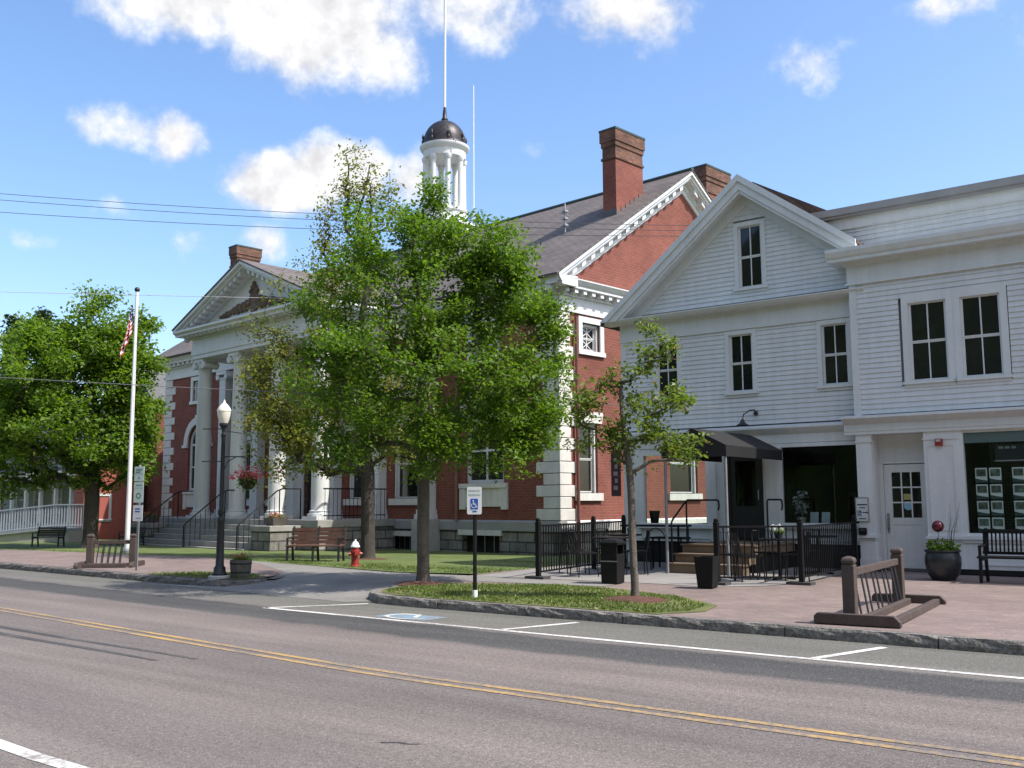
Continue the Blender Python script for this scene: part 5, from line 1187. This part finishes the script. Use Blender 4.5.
# flagpole and flag
fp = thing('flagpole', 'white flagpole with a dark ball top in front of the left maple', 'flagpole', (-11.82, 31.0, .17), 0)
g = MB(); g.tube([(0, 0, -.05), (0, 0, 8.12)], [.08, .045], 12); g.build('pole', WHITEP, fp, True)
g = MB(); g.ball((0, 0, 8.18), .085, 12); g.build('ball', IRON, fp, True)
g = MB(); g.lathe([(.2, -.05), (.2, .05), (.1, .1)], (0, 0, 0), 14); g.build('collar', GREYM, fp)
g = MB(); g.tube([(.07, -.03, 1.1), (.06, -.05, 5), (.055, 0, 8.05)], .006, 4, False); g.build('halyard', WHITEP, fp)
fl = thing('flag', 'limp furled striped flag hanging from the flagpole', 'flag', (-11.9, 30.98, .17), 0)
g = MB(); nx, nz_ = 26, 22
def fpt(i, j):   # limp cloth gathered in folds, fly end sagging outwards
    s_, t = i/nx, j/nz_
    x = -.03-.32*s_*(.25+.75*t)*(1-.15*math.sin(6*t)); y = .11*math.sin(s_*17+t*2.2)*(.35+s_*.6); z = 7.75-.95*t-s_*(.62+.25*t)
    return (x, y, z)
vs = [fpt(i, j) for j in range(nz_+1) for i in range(nx+1)]
fs = []; mi = []
for j in range(nz_):
    for i in range(nx):
        fs.append((j*(nx+1)+i, j*(nx+1)+i+1, (j+1)*(nx+1)+i+1, (j+1)*(nx+1)+i)); st = int(j/nz_*13)
        mi.append((1 if (i % 3 == 1 and j % 3 == 1) else 2) if (i < nx*.4 and j < nz_*7/13) else st % 2)
g.add(vs, fs); g.mi = mi; g.build('cloth', [FLAGR, FLAGW, FLAGB], fl, True, fix=False)
# accessible parking sign
def wheelchair(mb, s_, o):   # front-facing symbol, about one unit high, at y=o
    P = lambda x, z: (x*s_[0]+s_[1], o, z*s_[0]+s_[2])
    n = 16
    mb.quad(*[P(-.08+.1*math.cos(2*math.pi*i/10), .88+.1*math.sin(2*math.pi*i/10)) for i in range(10)])
    for p, q, w in (((-.08, .75), (-.03, .4), .1), ((-.06, .58), (.2, .58), .07), ((-.03, .42), (.22, .42), .09), ((.22, .42), (.36, .08), .09), ((.36, .08), (.46, .11), .07)):
        d = Vector((q[0]-p[0], q[1]-p[1])).normalized(); nx_, nz2_ = -d.y*w/2, d.x*w/2; mb.quad(P(p[0]-nx_, p[1]-nz2_), P(q[0]-nx_, q[1]-nz2_), P(q[0]+nx_, q[1]+nz2_), P(p[0]+nx_, p[1]+nz2_))
    for i in range(n):
        t0, t1 = math.pi*(.72+1.2*i/n), math.pi*(.72+1.2*(i+1)/n); mb.quad(*[P(-.02+r*math.cos(t), .32+r*math.sin(t)) for r, t in ((.24, t0), (.32, t0), (.32, t1), (.24, t1))])
def rounded(w, z0, z1, r, y):
    pts = []
    for cx, cz, a0 in ((w/2-r, z1-r, 0), (-w/2+r, z1-r, 90), (-w/2+r, z0+r, 180), (w/2-r, z0+r, 270)):
        for k in range(5): t = rd(a0+90*k/4); pts.append((cx+r*math.cos(t), y, cz+r*math.sin(t)))
    return pts
MT = lambda x, y, z: Matrix.Translation((x, y, z)) @ Matrix.Rotation(math.pi/2, 4, 'X')
sg = thing('parking_sign', 'white accessible parking sign with green lettering on a black post in the kerb strip', 'sign', (-.595, 15.86, .135), rd(-12))
g = MB(); g.tube([(0, 0, .08), (0, 0, 1.62)], .032, 8); g.build('post', BLACK, sg, True)
g = MB(); g.tube([(0, 0, -.05), (0, 0, .12)], .042, 8); g.build('post_sleeve', WHITEP, sg, True)
g = MB(); g.prism(rounded(.235, 1.29, 1.72, .025, -.036), (0, .006, 0)); pl = g.build('sign_plate', WHITEP, sg)
text_mesh('RESERVED', .042, 'lettering', GREEN, pl, MT(0, -.0385, 1.655)); text_mesh('PARKING', .047, 'lettering', GREEN, pl, MT(0, -.0385, 1.59))
g = MB(); g.prism(rounded(.12, 1.37, 1.535, .008, -.0395), (0, .003, 0)); g.build('symbol_panel', BLUE, pl)
g = MB(); wheelchair(g, (.13, -.005, 1.388), -.0415); g.build('wheelchair_symbol', WHITEP, pl)
g = MB(); g.box(-.03, .04, -.038, -.0365, 1.325, 1.345); g.build('lettering', BLUE, pl)
# stacked parking plates on the left post
s2 = thing('sign_post', 'grey sign post carrying a stack of pale green marked plates beside the left bike rack', 'sign', (-8.46, 22.8, .135), rd(-20))
g = MB(); g.beam((0, 0, -.05), (0, 0, 2.25), .05, .03); g.build('post', GREYM, s2)
PALE = plain('pale_green_plate', (.62, .72, .66), .45, .05, 6)
for z0, z1, sy in ((2.0, 2.33, 'a'), (1.52, 1.98, 'b'), (1.1, 1.46, 'c')):
    g = MB(); g.prism(rounded(.265, z0, z1, .015, -.032), (0, .006, 0)); pl = g.build('sign_plate', PALE if sy != 'c' else WHITEP, s2)
    g = MB(); h_ = z1-z0; y = -.0335
    if sy == 'a':
        for i in range(3): g.box(-.09, .09-.03*i, y, y+.001, z1-.07-.035*i, z1-.05-.035*i)
        g.prism([(-.03, y, z0+.05), (.03, y, z0+.05), (0, y, z0+.11)], (0, .001, 0)); g.box(-.12, .12, y, y+.001, z0+.165, z0+.172)
    elif sy == 'b':
        g.box(-.08, .08, y, y+.001, z1-.08, z1-.06); g.box(-.11, .11, y, y+.001, z1-.14, z1-.133); n = 12
        for i in range(n):
            t0, t1 = 2*math.pi*i/n, 2*math.pi*(i+1)/n; g.prism([(r*math.cos(t), y, z0+.15+r*math.sin(t)) for r, t in ((.045, t0), (.07, t0), (.07, t1), (.045, t1))], (0, .001, 0))
    else:
        for i in range(2): g.box(-.08, .06, y, y+.001, z1-.1-.06*i, z1-.07-.06*i)
        g.box(-.05, .09, y, y+.001, z0+.06, z0+.075)
    g.build('marking', GREEN if sy != 'c' else BLUE, pl)
# patio fences
def fence(label, pts, foot=(), group=None, h=1.02):
    t = thing('patio_fence', label, 'fence', AX(*pts[0], zg(pts[0][1])), ANG_A)
    L = [(u-pts[0][0], -(v-pts[0][1])) for u, v in pts]
    for i, (x, y) in enumerate(L):
        g = MB(); g.box(x-.04, x+.04, y-.04, y+.04, 0, h+.03); g.lathe([(.06, h+.03), (.06, h+.05), (.045, h+.06), (.05, h+.1), (.02, h+.13)], (x, y, 0), 4, math.pi/4); po = g.build('post', BLACK, t)
        if i in foot: g = MB(); g.box(x-.24, x+.2, y-.12, y+.12, -.01, .05); g.build('foot', plain('dark_rubber_foot', (.05, .05, .05), .8), po)
    for (x0, y0), (x1, y1) in zip(L, L[1:]):
        d = math.hypot(x1-x0, y1-y0); n = max(2, int(d/.115)); g = MB()
        P = lambda s_, z: (x0+(x1-x0)*s_, y0+(y1-y0)*s_, z)
        g.beam(P(0, h-.02), P(1, h-.02), .045, .035); g.beam(P(0, .86), P(1, .86), .03, .025) if h > 1.2 else None; g.beam(P(0, .13), P(1, .13), .035, .03)
        for i in range(1, n): g.beam(P(i/n, .14), P(i/n, h-.03), .018, .018)
        g.build('rail_panel', BLACK, t)
    return t
fence('black metal patio fence in front of the sunlit brick corner, left of the young tree', [(-5.4, 4.95), (-5.85, 2.3), (-6.3, .3)], (0,))
fence('black metal patio fence before the entrance and the dark shop window', [(-1.95, 4.4), (-.75, 3.6), (-.98, .12)], (0, 1))
# waste bin and tapered planter bin
def bin_(name, label, loc, w0, w1, h, lid):
    t = thing(name, label, 'bin', loc, ANG_A+.1); g = MB(); m_ = math.sqrt(2)/2
    g.lathe([(w0*m_, 0), (w1*m_, h), ((w1-.03)*m_, h), ((w1-.05)*m_, h-.08)], (0, 0, 0), 4, math.pi/4); g.build('body', plain('black_plastic', (.008, .008, .008), .6, .2, 5, spec=.25), t, bevel=.012)
    if lid:
        for sx in (-1, 1):
            for sy in (-1, 1): pass
        g = MB(); g.box(-w1/2+.01, w1/2-.01, -w1/2+.01, -w1/2+.05, h, h+.16); g.box(-w1/2+.01, w1/2-.01, w1/2-.05, w1/2-.01, h, h+.16); g.lathe([((w1+.04)*m_, h+.16), ((w1+.04)*m_, h+.2), (w1*m_*.8, h+.25), (.02, h+.27)], (0, 0, 0), 4, math.pi/4); g.build('lid', BLACK, t)
        g = MB(); g.box(-w1/2-.003, w1/2+.003, -w1/2-.004, -w1/2, h-.14, h-.12); g.build('band', GREYM, t)
    return t
bin_('litter_bin', 'black litter bin with a hooded lid left of the young tree trunk', AX(-3.65, 5.1, .17), .31, .33, .52, True)
bin_('tapered_bin', 'black tapered open bin at the left end of the entrance fence', AX(-1.82, 5.05, .17), .26, .34, .52, False)
# cafe furniture
def table(loc, label, r_=.38, h=.74):
    t = thing('cafe_table', label, 'table', loc, ANG_A, 'black cafe tables'); g = MB(); g.lathe([(r_, h-.03), (r_, h), (.01, h+.001)], (0, 0, 0), 24); g.build('table_top', BLACK, t)
    g = MB(); g.tube([(0, 0, .03), (0, 0, h-.03)], .03, 8); g.build('pedestal', BLACK, t, True)
    g = MB(); [g.beam((0, 0, .04), (.3*math.cos(a), .3*math.sin(a), .015), .04, .03) for a in (0, math.pi/2, math.pi, 3*math.pi/2)]; g.build('foot', BLACK, t); return t
def chair_():
    t = thing('cafe_chair', 'black metal cafe chair', 'chair', (0, 0, 0), 0, 'black cafe chairs')
    g = MB(); g.box(-.2, .2, -.2, .2, .44, .465); [g.box(-.19+.09*i, -.15+.09*i, -.19, .19, .465, .472) for i in range(5)]; g.build('seat', BLACK, t)
    g = MB(); g.tube([(-.19, .19, .45), (-.19, .25, .7), (-.17, .27, .86), (.17, .27, .86), (.19, .25, .7), (.19, .19, .45)], .013, 6)
    for i in range(5): x = -.12+.06*i; g.tube([(x, .2, .47), (x, .265, .85)], .007, 4, False)
    g.build('backrest', BLACK, t)
    for sx in (-1, 1):
        for sy in (-1, 1): g = MB(); g.tube([(sx*.18, sy*.18, .45), (sx*.2, sy*.21, 0)], .012, 6); g.build('leg', BLACK, t)
    return t
ch = chair_(); chs = [(-4.95, 4.05, 2.6), (-4.35, 3.1, -.9), (-5.35, 2.5, 1.2), (-1.75, 3.5, 2.3), (-1.15, 2.9, -1.0), (-1.9, 2.4, .7), (-1.35, 1.7, .2), (-4.9, 1.9, 2.0), (-5.6, 3.5, 1.0), (-2.15, 3.3, 1.2)]
CL = ['black cafe chair nearest the left fence post', 'black cafe chair behind the litter bin', 'black cafe chair by the middle post of the left fence', 'black cafe chair behind the left end of the entrance fence', 'black cafe chair by the corner post of the entrance fence', 'black cafe chair beside the flower table near the steps', 'black cafe chair below the dark shop window', 'black cafe chair in front of the long bar table', 'black cafe chair against the middle of the left patio fence', 'black cafe chair nearest the entrance steps']
for i, (u, v, a) in enumerate(chs):
    c = ch if i == 0 else dup(ch, (0, 0, 0), 0)
    c.location = AX(u, v, zg(v)+.004); c.rotation_euler = (0, 0, ANG_A+a); c['label'] = CL[i]
table(AX(-4.75, 3.35, zg(3.3)), 'black round cafe table inside the left patio fence'); table(AX(-5.3, 1.95, zg(2)), 'black round cafe table between the bar table and the left fence'); table(AX(-1.35, 1.2, zg(1.2)), 'black round cafe table under the dark shop window'); table(AX(-1.5, 2.75, zg(2.8)), 'black round cafe table with white flowers behind the entrance fence'); 
fw = thing('flower_pot', 'small pot of white flowers on the cafe table behind the entrance fence', 'flowers', AX(-1.5, 2.75, zg(2.8)+.745), 0)
g = MB(); g.lathe([(.06, 0), (.085, .12), (.075, .12)], (0, 0, 0), 12); g.build('pot', POT, fw); foliage('petals', fw, dome_pts(0, 0, .18, .14, .09, -.3), 110, .05, FLOWERW, 8); foliage('leaves', fw, dome_pts(0, 0, .14, .13, .06, -.3), 90, .05, LEAF3, 9)
tl = thing('bar_table', 'long black bar table against the house wall left of the entrance steps', 'table', AX(-5.2, .75, .2), ANG_A)
g = MB(); g.box(-.75, .75, -.28, .28, .86, .9); g.build('table_top', BLACK, tl)
for sx in (-1, 1):
    for sy in (-1, 1): g = MB(); g.beam((sx*.68, sy*.22, 0), (sx*.68, sy*.22, .86), .035, .035); g.build('leg', BLACK, tl)
g = MB(); g.tube([(-.3+.6*i/10, 0, .55+.28*math.sin(math.pi*i/10)) for i in range(11)], .01, 5); g.build('scroll_brace', BLACK, tl)
bc = thing('wall_bench', 'black backless bench beside the entrance steps under the left shop window', 'bench', AX(-4.55, 1.3, .2), ANG_A)
g = MB(); g.box(-.4, .4, -.18, .18, .62, .66); g.build('seat', BLACK, bc)
for sx in (-1, 1):
    for sy in (-1, 1): g = MB(); g.beam((sx*.34, sy*.14, 0), (sx*.34, sy*.14, .62), .03, .03); g.build('leg', BLACK, bc)
# glazed pot with plants by the recessed door
gp = thing('garden_pot', 'large dark glazed pot of plants with a red glass ball by the white door', 'pot', AX(1.02, 1.38, .19), 0)
g = MB(); g.lathe([(.2, 0), (.27, .1), (.31, .28), (.31, .4), (.28, .48), (.31, .5), (.31, .53), (.27, .53), (.25, .45)], (0, 0, 0), 24); g.build('pot', POT, gp, True)
g = MB(); g.lathe([(.26, .44), (.2, .48), (.01, .5)], (0, 0, 0), 14); g.build('soil', MULCH, gp)
foliage('leaves', gp, dome_pts(0, 0, .56, .26, .16, -.1), 260, .09, LEAF3, 12)
g = MB(); rg_ = random.Random(2)
for i in range(7): x, y = .1+rg_.uniform(-.05, .12), rg_.uniform(-.1, .1); g.tube([(x, y, .5), (x+rg_.uniform(0, .08), y, .85), (x+rg_.uniform(.0, .22), y+rg_.uniform(-.05, .05), 1.2+rg_.uniform(-.1, .25))], [.005, .004, .002], 4, False)
g.build('twigs', WOODB, gp)
g = MB(); g.tube([(-.07, -.05, .48), (-.08, -.05, .86)], .008, 6); g.build('stake', GREYM, gp); g = MB(); g.ball((-.08, -.05, .95), .105, 18); g.build('glass_ball', plain('red_glass_ball', (.08, .006, .012), .12, .2, 4), gp, True)
# plaques, strobe and hanging signs on the fronts
pq = thing('accessible_plaque', 'framed white accessibility notice on the pilaster left of the white door', 'sign', AX(-.83, .0, 0), ANG_A)
g = MB(); g.box(-.125, .125, -.03, -.016, 1.19, 1.67); pb = g.build('plate', plain('plaque_white', (.62, .66, .62), .5, .05, 5), pq)
g = MB(); [g.box(*q) for q in ((-.135, -.118, -.036, -.0305, 1.185, 1.675), (.118, .135, -.036, -.0305, 1.185, 1.675), (-.118, .118, -.036, -.0305, 1.185, 1.2), (-.118, .118, -.036, -.0305, 1.66, 1.675))]; g.build('frame', GREYM, pq)
g = MB(); g.box(-.1, -.02, -.033, -.0305, 1.3, 1.41); g.build('symbol_panel', plain('plaque_blue', (.02, .05, .16), .5), pb)
g = MB(); wheelchair(g, (.095, -.065, 1.307), -.0345); g.build('wheelchair_symbol', WHITEP, pb)
g = MB(); g.box(-.1, .1, -.033, -.0305, 1.515, 1.54); g.box(-.06, .06, -.033, -.0305, 1.455, 1.475); g.box(0, .09, -.033, -.0305, 1.36, 1.38); g.prism([(.09, -.033, 1.34), (.09, -.033, 1.4), (.115, -.033, 1.37)], (0, .002, 0)); g.box(-.07, .07, -.033, -.0305, 1.235, 1.255); g.build('marking', plain('plaque_ink', (.03, .035, .06), .6), pb)
mb_ = thing('mail_slot_box', 'small black box on the pilaster under the accessibility notice', 'box', AX(-.83, .0, 0), ANG_A)
g = MB(); g.box(-.075, .075, -.09, -.015, .92, 1.06); g.build('case', BLACK, mb_, bevel=.008); g = MB(); g.box(-.05, .05, -.094, -.0905, 1.01, 1.02); g.build('slot', GREYM, mb_)
fa = thing('fire_alarm_strobe', 'small red fire alarm strobe high on the white pilaster', 'alarm', AX(.72, 0, 0), ANG_A)
g = MB(); g.box(-.07, .07, -.075, -.013, 2.66, 2.8); g.build('housing', REDP, fa, bevel=.012); g = MB(); g.box(-.04, .04, -.1, -.0755, 2.74, 2.785); g.build('lens', plain('strobe_lens', (.5, .45, .45), .2), fa)
bs = thing('blade_sign', 'dark vertical hanging sign on the left corner of the gable house', 'sign', AX(-6.63, -.25, 0), ANG_A)
g = MB(); g.box(-.32, -.06, -.02, .02, 1.75, 2.85); sb_ = g.build('board', plain('maroon_board', (.045, .02, .03), .5, .1, 4), bs, bevel=.008)
PINK = plain('faded_pink', (.35, .22, .22), .6); g = MB(); g.ball((-.19, -.022, 2.62), .05, 8, 1); g.build('emblem', PINK, sb_)
for i in range(4): g = MB(); g.box(-.25+.04*(i % 2), -.13, -.024, -.0205, 1.9+.17*i, 2.0+.17*i); g.build('letter', PINK, sb_)
g = MB(); g.beam((-.34, 0, 2.9), (.0, 0, 2.9), .025, .025); g.beam((-.19, 0, 2.9), (-.19, 0, 2.84), .015, .015); g.build('bracket', BLACK, bs)
# cards and shop sign in the listing window
PIC, nt_, b_ = base_mat('photo_print')
oi = N(nt_, 'ShaderNodeObjectInfo'); tcx = N(nt_, 'ShaderNodeTexCoord'); vm = N(nt_, 'ShaderNodeVectorMath', operation='ADD'); vs_ = N(nt_, 'ShaderNodeVectorMath', operation='SCALE'); vs_.inputs['Scale'].default_value = 37
nt_.links.new(oi.outputs['Location'], vs_.inputs[0]); nt_.links.new(tcx.outputs['Object'], vm.inputs[0]); nt_.links.new(vs_.outputs[0], vm.inputs[1])
nt_.links.new(vary(nt_, vary(nt_, (.09, .12, .1), vm.outputs[0], 14, .8, 3), vm.outputs[0], 3, .5, 2), b_.inputs['Base Color']); b_.inputs['Roughness'].default_value = .3; CARD = plain('card_green_white', (.62, .7, .66), .5, .06, 5)
cd = thing('listing_card', 'pale property card with a dark photo hung in rows in the listing window', 'card', AX(1.5, -.2, 2.0), ANG_A, 'property cards in the listing window')
g = MB(); g.box(-.105, .105, 0, .006, -.14, .14); g.build('card', CARD, cd); g = MB(); g.box(-.085, .085, -.004, -.0005, -.02, .115); g.build('picture', PIC, cd); g = MB(); g.prism([(-.105, -.003, -.14), (.105, -.003, -.14), (.105, -.003, -.1), (-.0, -.003, -.085), (-.105, -.003, -.06)], (0, .0025, 0)); g.build('caption_band', plain('caption_dark', (.03, .06, .06), .5), cd)
first = True
for ci, u in enumerate((1.4, 1.65, 2.05, 2.3, 2.75, 3.0)):
    for r_ in range(4):
        p = AX(u, -.2, 2.08-.315*r_)
        if first: cd.location = p; first = False
        else: dup(cd, p, ANG_A)
ss = thing('shop_sign', 'dark hanging sign board with a pale text band behind the listing window', 'sign', AX(2.4, -.16, 0), ANG_A)
g = MB(); g.box(-.72, .72, 0, .03, 2.36, 2.66); bo = g.build('board', plain('navy_board', (.008, .012, .02), .4), ss); g = MB(); g.box(-.74, .74, -.012, .03, 2.335, 2.359); g.build('bottom_rail', GREYM, ss)
g = MB(); [g.box(-.66+.11*i+.004*(i % 3), -.66+.11*i+.085, -.003, -.0005, 2.575, 2.62) for i in range(12) if i != 3]; g.build('marking', plain('sign_pale', (.2, .26, .25), .5), bo)
# things in the dark shop window
for u, lb in ((-2.05, 'left of two pale menu cards standing in the dark shop window'), (-1.8, 'right of two pale menu cards standing in the dark shop window')):
    t = thing('menu_card', lb, 'card', AX(u, -.52, 1.11), ANG_A); g = MB(); g.prism([(-.09, 0, 0), (.09, 0, 0), (.09, .05, .26), (-.09, .05, .26)], (0, .008, 0)); g.build('card', plain('menu_paper', (.3, .36, .4), .6), t); g = MB(); g.prism([(-.03, .05, .0), (.03, .05, .0), (.03, .055, .2), (-.03, .055, .2)], (0, .08, -.0)); g.build('stand', BLACK, t)
wp = thing('window_plant', 'potted plant with pale leaves at the left of the dark shop window', 'plant', AX(-2.35, -.6, 1.1), ANG_A)
g = MB(); g.lathe([(.07, 0), (.1, .16), (.09, .16)], (0, 0, 0), 12); g.build('pot', plain('pale_pot', (.3, .3, .3), .5), wp); foliage('leaves', wp, dome_pts(0, 0, .45, .16, .3, -.8), 120, .1, plain('pale_leaf', (.25, .28, .3), .6), 15)
g = MB(); g.box(UL+.2, UR, -(V0-.1), -(V0-.75), 1.02, 1.09); o = g.build('window_shelf', INTER, house)
tp = thing('window_pot', 'dark pot on the ledge at the left of the left shop window', 'pot', AX(-5.95, -.55, 1.095), 0); g = MB(); g.lathe([(.09, 0), (.13, .3), (.11, .3)], (0, 0, 0), 14); g.build('pot', BLACK, tp); g = MB(); g.lathe([(.11, .26), (.02, .28)], (0, 0, 0), 10); g.build('soil', MULCH, tp)
# planters on the portico cheek walls
for (a, lb) in ((-15.9, 'square planter of dry flowers on the left end of the portico steps'), (-8.0, 'dark square planter of red flowers on the right end of the portico steps')):
    p = O_B+KB*(Vector((math.cos(ANG_B)*a, math.sin(ANG_B)*a, 0))+Vector((math.sin(ANG_B), -math.cos(ANG_B), 0))*(PF+.6))
    t = thing('stone_planter', lb, 'planter', (p.x, p.y, O_B.z+KB*.98), ANG_B); g = MB(); g.lathe([(.3, 0), (.42, .26), (.38, .26), (.36, .2)], (0, 0, 0), 4, math.pi/4); g.build('planter_box', TUBW, t)
    foliage('leaves', t, dome_pts(0, 0, .27, .27, .14, -.1), 160, .09, LEAF2, 20); foliage('petals', t, dome_pts(0, 0, .33, .22, .1, 0), 60, .07, FLOWER, 21)
# overhead wires
def D_(px, py, Y):
    d = f0 + (px-512)/FPX*CR - (py-384)/FPX*CU; return Vector((0, 0, CAMZ)) + d*(Y/d.y)
def wire(label, a, b, sag, r_=.012, mat=IRON):
    t = thing('overhead_wire', label, 'wire', a, 0, 'overhead wires'); n = 28; g = MB()
    g.tube([(b-a)*(i/n)-Vector((0, 0, sag*4*(i/n)*(1-i/n))) for i in range(n+1)], r_, 5); g.build('cable', mat, t, True); return t
WIRED = plain('dark_cable', (.05, .055, .065), .6)
WIREP = plain('pale_cable', (.4, .4, .4), .5)
wire('uppermost thin dark overhead wire above the left maple', D_(-300, 166, 26), D_(730, 226, 26.2), .34, .008, WIRED)
wire('middle dark overhead wire just under the uppermost one', D_(-300, 172, 26.2), D_(730, 231, 26.2), .36, .008, WIRED)
wire('dark overhead wire, lowest of the three high ones at the left', D_(-300, 187, 25.8), D_(730, 236, 26.0), .36, .008, WIRED)
wire('pale overhead wire crossing in front of the portico pediment', D_(-300, 284, 24), D_(575, 304, 29.2), .03, .008, WIREP)
wire('grey overhead wire crossing in front of the portico columns', D_(-300, 358, 17), D_(722, 407, 20.5), .12, .007, plain('grey_cable', (.12, .125, .135), .6))
ins = thing('wire_splice', 'grey hanging wire splice against the slate roof', 'splice', D_(565, 216, 25.9), 0)
g = MB(); g.tube([(0, 0, .35), (0, 0, -.45)], .02, 6); [g.lathe([(.02, z), (.09, z+.02), (.09, z+.07), (.02, z+.09)], (0, 0, 0), 8) for z in (-.3, -.12, .08)]; g.beam((-.12, 0, .1), (.12, 0, .0), .04, .04); g.build('splice', GREYM, ins)
